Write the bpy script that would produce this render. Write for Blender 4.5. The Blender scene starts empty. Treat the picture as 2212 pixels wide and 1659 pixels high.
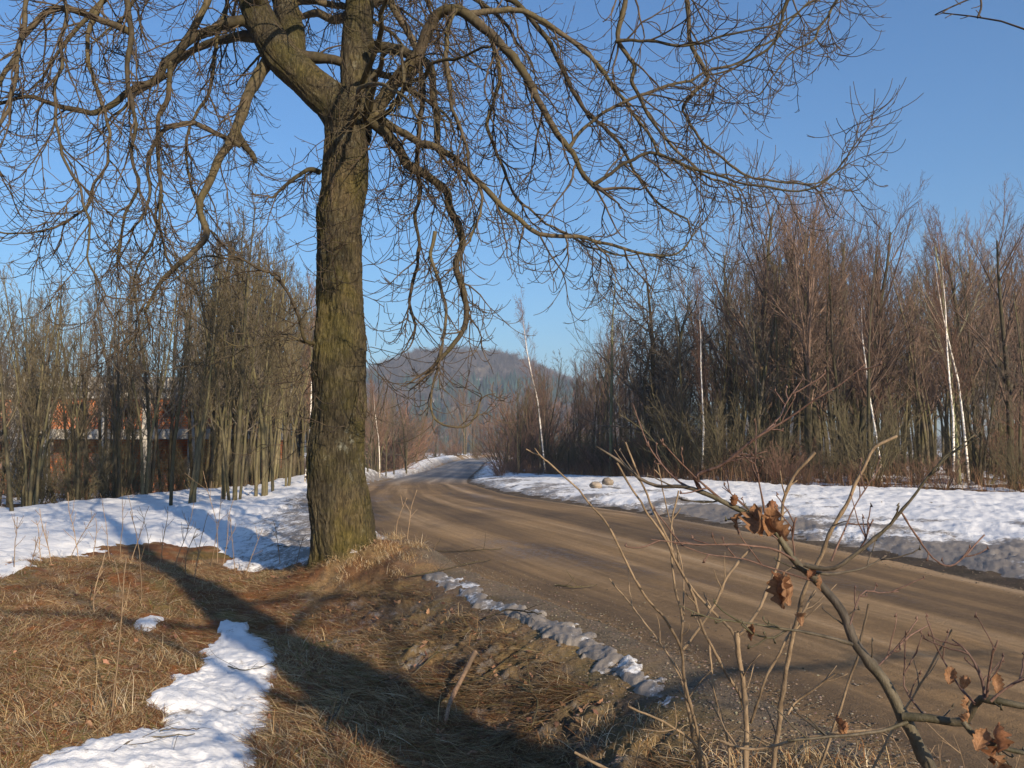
import bpy, math, random, os
import numpy as np
from math import radians, sin, cos, pi, sqrt

# ------------------------------------------------------------------ camera, sky, sun, exposure
sc = bpy.context.scene
C = sc.collection
EYE, FPX, PITCH = 1.6, 1791.0, radians(4.31)
cam = bpy.data.cameras.new('camera')
cam.sensor_width = 36; cam.lens = 36 * FPX / 2212; cam.clip_end = 9000; cam.clip_start = 0.05
camo = bpy.data.objects.new('camera', cam); C.objects.link(camo)
camo.location = (0, 0, EYE); camo.rotation_euler = (pi / 2 + PITCH, 0, 0)
sc.camera = camo

SUN_EL = radians(21.0)
sun_h = np.array([0.53, -0.85]); sun_h /= np.linalg.norm(sun_h)
SUN = np.array([sun_h[0] * cos(SUN_EL), sun_h[1] * cos(SUN_EL), sin(SUN_EL)])   # towards the sun
w = bpy.data.worlds.new('World'); sc.world = w; w.use_nodes = True
nt = w.node_tree
sky = nt.nodes.new('ShaderNodeTexSky'); sky.sky_type = 'NISHITA'; sky.sun_disc = False
sky.sun_elevation = SUN_EL
sky.sun_rotation = math.atan2(SUN[0], SUN[1])
sky.air_density = 1.5; sky.dust_density = 1.0; sky.ozone_density = 9.0; sky.altitude = 300
nt.links.new(sky.outputs[0], nt.nodes['Background'].inputs[0])
nt.nodes['Background'].inputs[1].default_value = 0.095
sl = bpy.data.lights.new('sun', 'SUN'); sl.energy = 5.0; sl.angle = radians(0.55); sl.color = (1.0, 0.83, 0.61)
so = bpy.data.objects.new('sun', sl); C.objects.link(so)
so.rotation_euler = (pi / 2 - SUN_EL, 0, math.atan2(SUN[0], -SUN[1]))
so.location = (20, -30, 30)
sc.view_settings.view_transform = 'Standard'; sc.view_settings.look = 'None'
sc.view_settings.exposure = 0.78; sc.view_settings.gamma = 1.0
sc.cycles.max_bounces = 6; sc.cycles.diffuse_bounces = 3; sc.cycles.volume_bounces = 0
sc.cycles.transparent_max_bounces = 8

# ------------------------------------------------------------------ maths
RNG = np.random.default_rng(7)

def smooth(x, a, b):
    t = np.clip((np.asarray(x, float) - a) / (b - a), 0, 1)
    return t * t * (3 - 2 * t)

def _h(i, j, k, s):
    n = (i * 374761393 + j * 668265263 + k * 1274126177 + s * 982451653) & 0xffffffff
    n = ((n ^ (n >> 13)) * 1274126177) & 0xffffffff
    n = n ^ (n >> 16)
    return (n & 0xffff) / 65535.0

def noise3(x, y, z, seed=0):
    """smooth value noise, about -1..1"""
    x, y, z = np.broadcast_arrays(np.asarray(x, float), np.asarray(y, float), np.asarray(z, float))
    xi, yi, zi = np.floor(x).astype(np.int64), np.floor(y).astype(np.int64), np.floor(z).astype(np.int64)
    u, v, t = x - xi, y - yi, z - zi
    u, v, t = [a * a * a * (a * (a * 6 - 15) + 10) for a in (u, v, t)]
    r = 0
    for a in (0, 1):
        for b in (0, 1):
            for c in (0, 1):
                wgt = (u if a else 1 - u) * (v if b else 1 - v) * (t if c else 1 - t)
                r = r + wgt * _h(xi + a, yi + b, zi + c, seed)
    return r * 2 - 1

def fbm(x, y, z=0.0, octaves=4, seed=0, gain=0.5):
    r, a, f = 0, 1.0, 1.0
    for o in range(octaves):
        r = r + a * noise3(x * f, y * f, np.asarray(z) * f, seed + o * 17)
        a *= gain; f *= 2.03
    return r

def poly_dist(x, y, P):
    """unsigned distance to an open polyline, and the signed side (+ left of its direction)"""
    x = np.asarray(x, float); y = np.asarray(y, float)
    best = np.full(x.shape, 1e18); side = np.zeros(x.shape)
    for (ax, ay), (bx, by) in zip(P[:-1], P[1:]):
        dx, dy = bx - ax, by - ay
        t = np.clip(((x - ax) * dx + (y - ay) * dy) / (dx * dx + dy * dy), 0, 1)
        qx, qy = x - ax - t * dx, y - ay - t * dy
        d = qx * qx + qy * qy
        s = dx * qy - dy * qx
        m = d < best
        best = np.where(m, d, best); side = np.where(m, s, side)
    return np.sqrt(best) * np.where(side >= 0, 1, -1)

def inside_poly(x, y, P):
    """signed distance, + inside a closed polygon"""
    x = np.asarray(x, float); y = np.asarray(y, float)
    best = np.full(x.shape, 1e18); ins = np.zeros(x.shape, bool)
    n = len(P)
    for i in range(n):
        ax, ay = P[i]; bx, by = P[(i + 1) % n]
        dx, dy = bx - ax, by - ay
        t = np.clip(((x - ax) * dx + (y - ay) * dy) / (dx * dx + dy * dy + 1e-12), 0, 1)
        best = np.minimum(best, (x - ax - t * dx) ** 2 + (y - ay - t * dy) ** 2)
        c = ((ay > y) != (by > y))
        with np.errstate(divide='ignore', invalid='ignore'):
            xi = (bx - ax) * (y - ay) / (by - ay + 1e-30) + ax
        ins ^= c & (x < xi)
    return np.sqrt(best) * np.where(ins, 1, -1)

def spline(pts, n):
    """Catmull-Rom through pts, n samples evenly spaced"""
    P = np.asarray(pts, float)
    if len(P) == 2:
        t = np.linspace(0, 1, n)[:, None]
        return P[0] * (1 - t) + P[1] * t
    E = np.vstack([2 * P[0] - P[1], P, 2 * P[-1] - P[-2]])
    out = []
    for i in range(1, len(E) - 2):
        t = np.linspace(0, 1, 12, endpoint=False)[:, None]
        a, b, c, d = E[i - 1], E[i], E[i + 1], E[i + 2]
        out.append(0.5 * (2 * b + (c - a) * t + (2 * a - 5 * b + 4 * c - d) * t ** 2 + (3 * b - a - 3 * c + d) * t ** 3))
    out.append(P[-1:])
    Q = np.vstack(out)
    L = np.concatenate([[0], np.cumsum(np.linalg.norm(np.diff(Q[:, :3], axis=0), axis=1))])
    s = np.linspace(0, L[-1], n)
    return np.stack([np.interp(s, L, Q[:, k]) for k in range(Q.shape[1])], 1)

# ------------------------------------------------------------------ the lie of the land (metres; x right, y away, z up)
EDGE_L = spline([(4.9, -60), (4.2, -20), (3.6, -6), (3.0, -2), (2.4, 2), (1.6, 5.6), (1.15, 6.9), (0.35, 8.7), (-0.72, 11.3), (-2.1, 14.6), (-3.9, 19.0),
                 (-5.3, 25), (-6.2, 35.8), (-7.4, 47.8), (-8.8, 90), (-9.2, 150), (-4, 210), (20, 270)], 120)
EDGE_R = spline([(10.5, -60), (9.8, -20), (9, -6), (8.3, -2), (7.3, 2), (6.5, 5.6), (5.75, 9.25), (5.3, 12.0), (4.75, 14.7), (3.25, 19.8), (1.35, 24),
                 (-0.7, 31), (-2.6, 47.8), (-3.7, 90), (-3.8, 150), (1, 205), (24, 262)], 120)

def zr(y):
    return np.interp(y, [-100, 25, 36, 48, 70, 90, 130, 165, 230, 400, 3000],
                     [0, 0, -.08, -.4, -.75, -.92, -.85, -.8, -1.2, -2, -6])

def land(x, y):
    """height of the bare ground without fine noise, and the distances outside the two road edges"""
    x = np.asarray(x, float); y = np.asarray(y, float)
    dl = poly_dist(x, y, EDGE_L); dr = -poly_dist(x, y, EDGE_R)
    z = zr(y)
    near = 1 - smooth(y, 14.5, 21)
    pl_near = np.interp(dl, [0, .35, .8, 1.4, 2.2, 3.1, 4.4, 6, 60], [0, -.02, -.12, -.28, -.46, -.47, -.27, -.16, -.16])
    pl_far = np.interp(dl, [0, .4, 1.2, 1.9, 3.2, 5, 60], [0, .08, .55, .70, .3, .0, -.1])
    farb = smooth(y, 24, 44)
    pr = np.interp(dr, [0, .3, 1, 3, 8, 25, 60], [0, .02, .07, .15, .25, .32, .5])
    inroad = (dl < 0) & (dr < 0)
    zl = pl_near * near + pl_far * farb + (1 - near) * (1 - farb) * np.interp(dl, [0, 1, 3, 10], [0, -.05, -.2, -.25])
    z = z + np.where(inroad, 0, np.where(dl > 0, zl, pr))
    # rise that carries the big tree, mound left of the ditch, drop in front of the ruin
    z = z + .34 * np.exp(-(((x + 2.15) / .95) ** 2 + ((y - 12.1) / .9) ** 2)) * (dl > 0)
    z = z + .20 * np.exp(-(((x + 5.6) / 2.3) ** 2 + ((y - 11.6) / 1.5) ** 2)) * (dl > 0)
    q = -.971 * (x + 14.8) + .236 * (y - 24)
    z = z - .62 * smooth(q, 0.2, 2.8) * smooth(y, 15, 23) * (dl > 0) * (1 - smooth(y, 70, 110))
    z = z + 0.5 * smooth(y, 20, 60) * smooth(dl, 20, 60) * 0
    return z, dl, dr

def ray(px, py):
    u = (px - 1106) / FPX; v = (829.5 - py) / FPX
    return np.array([u, cos(PITCH) - v * sin(PITCH), sin(PITCH) + v * cos(PITCH)])

def P(px, py, Y):
    """the point that the photograph shows at (px, py) when it is Y metres away"""
    d = ray(px, py)
    t = Y / d[1]
    return np.array([d[0] * t, Y, EYE + d[2] * t])

_YS = np.concatenate([np.arange(1.2, 20, .02), np.arange(20, 200, .1)])
def G(px, py):
    d = ray(px, py)
    t = _YS / d[1]
    x = d[0] * t; z = EYE + d[2] * t
    g, _, _ = land(x, _YS)
    i = np.argmax(z < g)
    if z[i] >= g[i]: i = len(_YS) - 1
    return float(x[i]), float(_YS[i])

def Gs(pts): return [G(a, b) for a, b in pts]

def gz(x, y): return float(land(np.array([x]), np.array([y]))[0][0])

# ------------------------------------------------------------------ materials
def mat(name, fn, rough=0.9, spec=0.2):
    m = bpy.data.materials.new(name); m.use_nodes = True
    n = m.node_tree; b = n.nodes['Principled BSDF']
    b.inputs['Roughness'].default_value = rough
    b.inputs['Specular IOR Level'].default_value = spec
    fn(n, b)
    return m

class N:
    """small node shorthand"""
    def __init__(s, nt): s.nt = nt
    def tc(s, out='Object', scale=(1, 1, 1)):
        t = s.nt.nodes.new('ShaderNodeTexCoord'); mp = s.nt.nodes.new('ShaderNodeMapping')
        s.nt.links.new(t.outputs[out], mp.inputs[0]); mp.inputs['Scale'].default_value = scale
        return mp.outputs[0]
    def noise(s, vec, scale, detail=5, rough=.6, dist=0):
        t = s.nt.nodes.new('ShaderNodeTexNoise'); s.nt.links.new(vec, t.inputs['Vector'])
        t.inputs['Scale'].default_value = scale; t.inputs['Detail'].default_value = detail
        t.inputs['Roughness'].default_value = rough; t.inputs['Distortion'].default_value = dist
        return t.outputs['Fac']
    def voro(s, vec, scale, feature='F1', out='Distance'):
        t = s.nt.nodes.new('ShaderNodeTexVoronoi'); t.feature = feature; s.nt.links.new(vec, t.inputs['Vector'])
        t.inputs['Scale'].default_value = scale
        return t.outputs[out]
    def ramp(s, fac, stops):
        t = s.nt.nodes.new('ShaderNodeValToRGB'); s.nt.links.new(fac, t.inputs[0])
        e = t.color_ramp.elements
        while len(e) > 1: e.remove(e[-1])
        e[0].position = stops[0][0]; e[0].color = (*stops[0][1], 1)
        for p, c in stops[1:]:
            k = e.new(p); k.color = (*c, 1)
        return t.outputs[0]
    def rng(s, fac, a, b, c=0, d=1):
        t = s.nt.nodes.new('ShaderNodeMapRange'); s.nt.links.new(fac, t.inputs[0])
        for i, vv in enumerate((a, b, c, d)): t.inputs[i + 1].default_value = vv
        return t.outputs[0]
    def mix(s, fac, a, b, mode='MIX'):
        t = s.nt.nodes.new('ShaderNodeMix'); t.data_type = 'RGBA'; t.blend_type = mode
        for sock, vv in ((t.inputs[0], fac), (t.inputs[6], a), (t.inputs[7], b)):
            if isinstance(vv, (int, float)): sock.default_value = vv
            elif isinstance(vv, tuple): sock.default_value = (*vv, 1)
            else: s.nt.links.new(vv, sock)
        return t.outputs[2]
    def math(s, op, a, b=0.0):
        t = s.nt.nodes.new('ShaderNodeMath'); t.operation = op
        for sock, vv in ((t.inputs[0], a), (t.inputs[1], b)):
            if isinstance(vv, (int, float)): sock.default_value = vv
            else: s.nt.links.new(vv, sock)
        return t.outputs[0]
    def attr(s, name, out='Color'):
        t = s.nt.nodes.new('ShaderNodeAttribute'); t.attribute_name = name
        return t.outputs[out]
    def info(s, out='Random'):
        return s.nt.nodes.new('ShaderNodeObjectInfo').outputs[out]
    def bump(s, h, strength, dist, b, normal=None):
        t = s.nt.nodes.new('ShaderNodeBump'); s.nt.links.new(h, t.inputs['Height'])
        t.inputs['Strength'].default_value = strength; t.inputs['Distance'].default_value = dist
        if normal is not None: s.nt.links.new(normal, t.inputs['Normal'])
        if b is not None: s.nt.links.new(t.outputs[0], b.inputs['Normal'])
        return t.outputs[0]
    def col(s, c, b): s.nt.links.new(c, b.inputs['Base Color'])

def m_ground(n, b):
    k = N(n); v = k.tc('Object')
    a = k.noise(v, 2.2, 6, .65); f = k.noise(v, 34, 6, .75); g = k.noise(v, 130, 3, .7)
    c = k.mix(.75, k.attr('Col'), k.ramp(f, [(.3, (.34, .27, .22)), (.48, (.85, .82, .78)), (.6, (1.15, 1.1, 1.0)), (.74, (1.75, 1.62, 1.4))]), 'MULTIPLY')
    c = k.mix(.6, c, k.ramp(a, [(.35, (.62, .66, .6)), (.5, (1, 1, 1)), (.66, (1.35, 1.2, 1.0))]), 'MULTIPLY')
    # frost lying in the grass
    fr = k.math('MULTIPLY', k.rng(k.noise(v, 5.5, 7, .8), .5, .7), k.attr('frost', 'Fac'))
    fr = k.math('MULTIPLY', fr, k.rng(g, .35, .6))
    c = k.mix(fr, c, (.42, .44, .47))
    k.col(c, b)
    h = k.math('ADD', k.math('MULTIPLY', f, .7), k.math('MULTIPLY', g, .3))
    k.bump(h, .9, .045, b)

def m_road(n, b):
    k = N(n)
    uv = k.attr('lane', 'Vector')                       # x across 0..1, y along in metres
    def sm(sx, sy):
        mp = n.nodes.new('ShaderNodeMapping'); n.links.new(uv, mp.inputs[0]); mp.inputs['Scale'].default_value = (sx, sy, 1)
        return mp.outputs[0]
    streak = k.noise(sm(6, .03), 1, 4, .6, .25)
    fine = k.noise(sm(60, .5), 1, 4, .6)
    o = k.tc('Object'); big = k.noise(o, .45, 5, .6); g = k.noise(o, 90, 3, .75); gr = k.noise(o, 14, 5, .7)
    c = k.ramp(streak, [(.30, (.085, .060, .038)), (.43, (.145, .098, .056)), (.52, (.21, .138, .072)), (.60, (.30, .205, .115)), (.70, (.40, .305, .20))])
    c = k.mix(.35, c, k.ramp(fine, [(.3, (.6, .6, .62)), (.7, (1.35, 1.32, 1.28))]), 'MULTIPLY')
    c = k.mix(.75, c, k.ramp(big, [(.32, (.62, .62, .66)), (.5, (1, 1, 1)), (.7, (1.22, 1.18, 1.1))]), 'MULTIPLY')
    c = k.mix(.5, c, k.ramp(g, [(.3, (.6, .58, .55)), (.72, (1.45, 1.43, 1.4))]), 'MULTIPLY')
    c = k.mix(.55, c, k.ramp(gr, [(.3, (.7, .7, .7)), (.7, (1.3, 1.3, 1.3))]), 'MULTIPLY')
    # further on the dirt is gone and grey tarmac shows
    far = k.attr('bare', 'Fac')
    c = k.mix(far, c, k.mix(k.rng(streak, .4, .65), (.15, .15, .155), (.30, .28, .26)))
    wet = k.math('MULTIPLY', k.rng(k.noise(sm(3.2, .16), 1, 5, .65, .4), .53, .64), k.rng(gr, .35, .6))
    c = k.mix(k.math('MULTIPLY', wet, .5), c, (.05, .038, .027))
    k.col(c, b)
    n.links.new(k.rng(wet, 0, 1, .9, .42), b.inputs['Roughness'])
    k.bump(k.math('ADD', k.math('ADD', g, gr), k.math('MULTIPLY', fine, .8)), .6, .022, b)

def m_snow(n, b):
    k = N(n); v = k.tc('Object')
    d = k.attr('dirt', 'Fac')
    nn = k.noise(v, 3.0, 8, .75, .6); n2 = k.noise(v, 17, 6, .75)
    x = k.math('ADD', k.math('MULTIPLY', nn, .6), k.math('MULTIPLY', n2, .4))
    th = k.math('SUBTRACT', .73, k.math('MULTIPLY', d, .38))
    dm = k.math('SUBTRACT', x, th)
    f = k.rng(dm, -.045, .045, 0, 1)
    clean = k.ramp(k.noise(v, 1.1, 5, .6), [(.35, (.66, .665, .68)), (.65, (.79, .79, .785))])
    c = k.mix(k.math('MULTIPLY', f, .88), clean, k.mix(n2, (.06, .045, .032), (.20, .16, .12)))
    # grit and needles lying on it
    sp = k.rng(k.voro(v, 26), .035, .07, 1, 0)
    sp = k.math('MULTIPLY', sp, k.rng(k.noise(v, 1.7, 4, .7), .56, .7))
    c = k.mix(k.math('MULTIPLY', sp, .75), c, (.12, .09, .06))
    k.col(c, b)
    h = k.math('ADD', k.math('MULTIPLY', k.noise(v, 5, 6, .6), .8), k.math('MULTIPLY', k.noise(v, 45, 4, .65), .22))
    h = k.math('ADD', h, k.math('MULTIPLY', k.noise(v, 190, 2, .6), .10))
    k.bump(h, .65, .05, b)
    b.inputs['Roughness'].default_value = .6

def m_bark(n, b):
    k = N(n); v = k.tc('Object', (1, 1, .2)); w_ = k.tc('Object')
    f = k.noise(v, 34, 6, .7, .8); moss = k.noise(w_, 1.6, 6, .65); lich = k.noise(w_, 4.5, 7, .75)
    c = k.ramp(f, [(.32, (.012, .010, .007)), (.47, (.042, .034, .020)), (.6, (.085, .070, .042)), (.75, (.14, .12, .08))])
    c = k.mix(k.math('MULTIPLY', k.rng(moss, .44, .60), .55), c, k.ramp(f, [(.35, (.020, .021, .003)), (.65, (.095, .082, .018))]))
    li = k.math('MULTIPLY', k.rng(lich, .58, .68), k.attr('lichen', 'Fac'))
    c = k.mix(li, c, k.ramp(f, [(.35, (.08, .08, .065)), (.65, (.26, .26, .20))]))
    big = k.noise(k.tc('Object', (1, 1, .5)), 1.3, 4, .6)
    c = k.mix(.8, c, k.ramp(big, [(.36, (.55, .55, .58)), (.5, (1, 1, 1)), (.64, (1.55, 1.42, 1.2))]), 'MULTIPLY')
    k.col(c, b); k.bump(k.math('ADD', f, k.math('MULTIPLY', k.noise(v, 90, 3, .6), .3)), 1.0, .035, b)

def m_wood(name, lo, hi, moss=None, scale=9, mossamt=.6, rough=.8, tint=.35):
    def fn(n, b):
        k = N(n); v = k.tc('Object', (1, 1, .5))
        f = k.noise(v, scale, 5, .7)
        c = k.ramp(f, [(.3, lo), (.7, hi)])
        if moss:
            c = k.mix(k.math('MULTIPLY', k.rng(k.noise(k.tc('Object'), 1.3, 5, .6), .42, .6), mossamt), c, moss)
        r = k.rng(k.info(), 0, 1, 1 - tint, 1 + tint)
        cc = n.nodes.new('ShaderNodeCombineColor')
        for i in range(3): n.links.new(r, cc.inputs[i])
        c = k.mix(1.0, c, cc.outputs[0], 'MULTIPLY')
        k.col(c, b)
        k.bump(f, .5, .01, b)
    return mat(name, fn, rough)

def m_birch(n, b):
    k = N(n); v = k.tc('Object', (.7, .7, 3.6)); f = k.noise(v, 3.6, 6, .75, .4)
    low = k.rng(k.attr('hgt', 'Fac'), 0, .28, .16, 0)
    ff = k.math('SUBTRACT', f, low)
    c = k.ramp(ff, [(.34, (.05, .04, .035)), (.40, (.5, .45, .38)), (.46, (.86, .81, .74)), (.8, (.9, .87, .81))])
    c = k.mix(k.rng(k.attr('hgt', 'Fac'), .62, .9), c, (.16, .09, .065))
    k.col(c, b); k.bump(f, .3, .01, b)

M = {}
M['ground'] = mat('litter_ground', m_ground, .95)
M['road'] = mat('dirty_road', m_road, .85)
M['snow'] = mat('old_snow', m_snow, .6, .3)
M['bark'] = mat('furrowed_bark', m_bark, .9)
M['limb'] = m_wood('limb_bark', (.022, .017, .011), (.10, .078, .050), (.075, .065, .018), 16, .35)
M['twig'] = m_wood('twig_bark', (.025, .019, .013), (.115, .085, .056), None, 6, tint=0)
M['olive_trunk'] = m_wood('mossy_slim_bark', (.040, .034, .022), (.145, .122, .072), (.13, .12, .05), 7, .5)
M['olive_twig'] = m_wood('olive_twigs', (.055, .044, .026), (.17, .138, .08), None, 3)
M['grey_twig'] = m_wood('grey_twigs', (.055, .045, .035), (.15, .125, .10), None, 3)
M['dark_trunk'] = m_wood('dark_bark', (.035, .028, .02), (.11, .09, .062), (.065, .062, .02), 6, .6)
M['red_twig'] = m_wood('reddish_twigs', (.10, .055, .038), (.26, .155, .11), None, 3)
M['mauve_twig'] = m_wood('mauve_twigs', (.075, .05, .038), (.205, .14, .105), None, 3)
M['birch'] = mat('birch_bark', m_birch, .7)
M['green_trunk'] = m_wood('smooth_green_bark', (.13, .13, .07), (.30, .29, .19), (.17, .19, .07), 5, .6)
M['green_twig'] = m_wood('pale_green_twigs', (.11, .10, .06), (.26, .235, .16), None, 3)
M['pale_stem'] = m_wood('pale_cut_stem', (.10, .07, .045), (.32, .235, .15), None, 40, tint=.12)
M['oak_stem'] = m_wood('oak_sapling_bark', (.045, .035, .025), (.15, .12, .09), (.075, .08, .03), 40, .5, .55, .1)
M['oak_twig'] = m_wood('reddish_oak_twig', (.075, .04, .03), (.21, .13, .10), None, 60, rough=.55, tint=.1)
M['stalk'] = m_wood('dry_stalk', (.16, .10, .06), (.36, .26, .16), None, 30)
M['rock'] = m_wood('field_stone', (.16, .13, .10), (.36, .30, .24), None, 8)
M['cutwood'] = m_wood('bare_wood', (.09, .055, .035), (.30, .19, .12), (.08, .06, .04), 26, .8)

def vcol_mat(name, rough=.85, trans=0.0, tint=0.0):
    def fn(n, b):
        k = N(n); c = k.attr('Col')
        k.col(c, b)
        if trans:
            t = n.nodes.new('ShaderNodeBsdfTranslucent'); m_ = n.nodes.new('ShaderNodeMixShader')
            n.links.new(c, t.inputs[0]); m_.inputs[0].default_value = trans
            n.links.new(b.outputs[0], m_.inputs[1]); n.links.new(t.outputs[0], m_.inputs[2])
            n.links.new(m_.outputs[0], n.nodes['Material Output'].inputs[0])
    return mat(name, fn, rough)
M['grass'] = vcol_mat('dead_grass', .8, .25)
M['leaf'] = vcol_mat('dry_leaf', .6, .35)
M['stones'] = vcol_mat('gravel', .9)

# ------------------------------------------------------------------ mesh building
def mesh_np(name, V, F, material, attrs=None, smooth_=True):
    """V (n,3); F list of (k, verts_per_face) arrays"""
    me = bpy.data.meshes.new(name)
    V = np.ascontiguousarray(V, dtype=np.float32)
    me.vertices.add(len(V)); me.vertices.foreach_set('co', V.ravel())
    F = [np.asarray(f, dtype=np.int32) for f in F if len(f)]
    loops = np.concatenate([f.ravel() for f in F])
    tot = np.concatenate([np.full(len(f), f.shape[1], np.int32) for f in F])
    me.loops.add(len(loops)); me.loops.foreach_set('vertex_index', loops)
    me.polygons.add(len(tot))
    me.polygons.foreach_set('loop_start', np.concatenate([[0], np.cumsum(tot)[:-1]]).astype(np.int32))
    me.polygons.foreach_set('use_smooth', np.full(len(tot), smooth_))
    me.update(calc_edges=True)
    for k, a in (attrs or {}).items():
        a = np.asarray(a, dtype=np.float32)
        if a.ndim == 1:
            at = me.attributes.new(k, 'FLOAT', 'POINT'); at.data.foreach_set('value', a)
        elif a.shape[1] == 3 and k == 'lane':
            at = me.attributes.new(k, 'FLOAT_VECTOR', 'POINT'); at.data.foreach_set('vector', a.ravel())
        else:
            at = me.attributes.new(k, 'FLOAT_COLOR', 'POINT')
            at.data.foreach_set('color', np.hstack([a, np.ones((len(a), 1), np.float32)]).astype(np.float32).ravel())
    for m in (material if isinstance(material, (list, tuple)) else [material]): me.materials.append(m)
    return me

def link(name, me, parent=None, label=None, cat=None, group=None, kind=None, loc=None, rz=0):
    o = bpy.data.objects.new(name, me); C.objects.link(o)
    if parent is not None: o.parent = parent
    if loc is not None: o.location = loc
    if rz: o.rotation_euler.z = rz
    if label: o['label'] = label
    if cat: o['category'] = cat
    if group: o['group'] = group
    if kind: o['kind'] = kind
    return o

def thing(name, label, cat, loc=(0, 0, 0), group=None, rz=0):
    return link(name, None, None, label, cat, group, None, loc, rz)

def tubes(lines, origin=(0, 0, 0)):
    """lines: list of (pts (n,3), radii (n,), sides). Returns V, F lists of swept tubes; grouped for speed"""
    groups = {}
    for p, r, s in lines: groups.setdefault((len(p), s), []).append((p, r))
    VV, FF, HH, off = [], [], [], 0
    for (n, s), L in groups.items():
        Pn = np.array([np.asarray(a[0], float) for a in L]); R = np.array([np.asarray(a[1], float) for a in L])
        m = len(L)
        T = np.empty_like(Pn)
        T[:, 1:-1] = Pn[:, 2:] - Pn[:, :-2]; T[:, 0] = Pn[:, 1] - Pn[:, 0]; T[:, -1] = Pn[:, -1] - Pn[:, -2]
        T /= np.linalg.norm(T, axis=2, keepdims=True) + 1e-9
        ref = np.tile(np.array([[.31, .17, .93]]), (m, 1)); bad = np.abs((ref * T[:, 0]).sum(1)) > .9
        ref[bad] = (.93, .3, .1)
        A = np.empty_like(Pn)
        a = ref
        for i in range(n):
            a = a - (a * T[:, i]).sum(1, keepdims=True) * T[:, i]
            a /= np.linalg.norm(a, axis=1, keepdims=True) + 1e-9
            A[:, i] = a
        B = np.cross(T, A)
        th = np.arange(s) * 2 * pi / s
        ring = Pn[:, :, None] + R[:, :, None, None] * (A[:, :, None] * np.cos(th)[None, None, :, None] + B[:, :, None] * np.sin(th)[None, None, :, None])
        VV.append(ring.reshape(-1, 3))
        base = off + np.arange(m)[:, None, None] * n * s
        i = np.arange(n - 1)[None, :, None] * s; j = np.arange(s)[None, None, :]; j2 = (j + 1) % s
        q = np.stack([base + i + j, base + i + j2, base + i + s + j2, base + i + s + j], -1).reshape(-1, 4)
        FF.append(q)
        if s > 3:
            FF.append((off + np.arange(m)[:, None] * n * s + (n - 1) * s + np.arange(s)[None, :]))
        off += m * n * s
    return np.vstack(VV) - np.asarray(origin), FF

def tube_mesh(name, lines, material, origin=(0, 0, 0), hgt=None):
    V, F = tubes(lines, origin)
    at = {}
    if hgt: at['hgt'] = np.clip(V[:, 2] / hgt, 0, 1)
    return mesh_np(name, V, F, material, at)

# ------------------------------------------------------------------ snow outlines, from the ground up
MOUND_FRONT = [(-500, 1262), (-200, 1245), (0, 1230), (60, 1214), (110, 1205), (200, 1192), (280, 1180), (330, 1176), (400, 1180), (455, 1190), (490, 1204), (520, 1222), (545, 1232), (575, 1234), (610, 1230), (650, 1218), (690, 1216), (760, 1190)]
SN_FIELD = Gs(MOUND_FRONT) + [(-2.2, 15.5), (-3.4, 18), (-4.6, 22), (-6.3, 27), (-7.4, 32), (-9.3, 36)] + [(-11.2, 37.5), (-12.9, 34.5), (-14.0, 30), (-15.5, 24.5), (-21, 22.5), (-30, 20)]
SN_PATCH = Gs([(40, 1670), (110, 1635), (200, 1610), (270, 1592), (330, 1578), (352, 1552), (330, 1530), (308, 1512), (345, 1490), (385, 1462), (420, 1452), (447, 1432), (433, 1410), (450, 1392), (478, 1372), (470, 1345), (500, 1340), (535, 1352), (565, 1370), (592, 1395), (598, 1430), (590, 1470), (578, 1500), (592, 1535), (570, 1575), (545, 1600), (555, 1640), (550, 1700), (500, 1800), (300, 1820), (-60, 1760)])
SN_SMALL = [Gs([(285, 1352), (300, 1332), (330, 1330), (352, 1336), (340, 1350), (318, 1358)]),
            Gs([(-60, 1242), (0, 1222), (60, 1218), (85, 1224), (40, 1232), (0, 1246)])]
SN_RIGHT_BACK = [(40, 6), (30, 14), (22, 19), (14.5, 23.5), (9.6, 29), (7.5, 34), (6.2, 40), (4.2, 52), (1.0, 62), (-1, 90), (-1.5, 140)]

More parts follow.
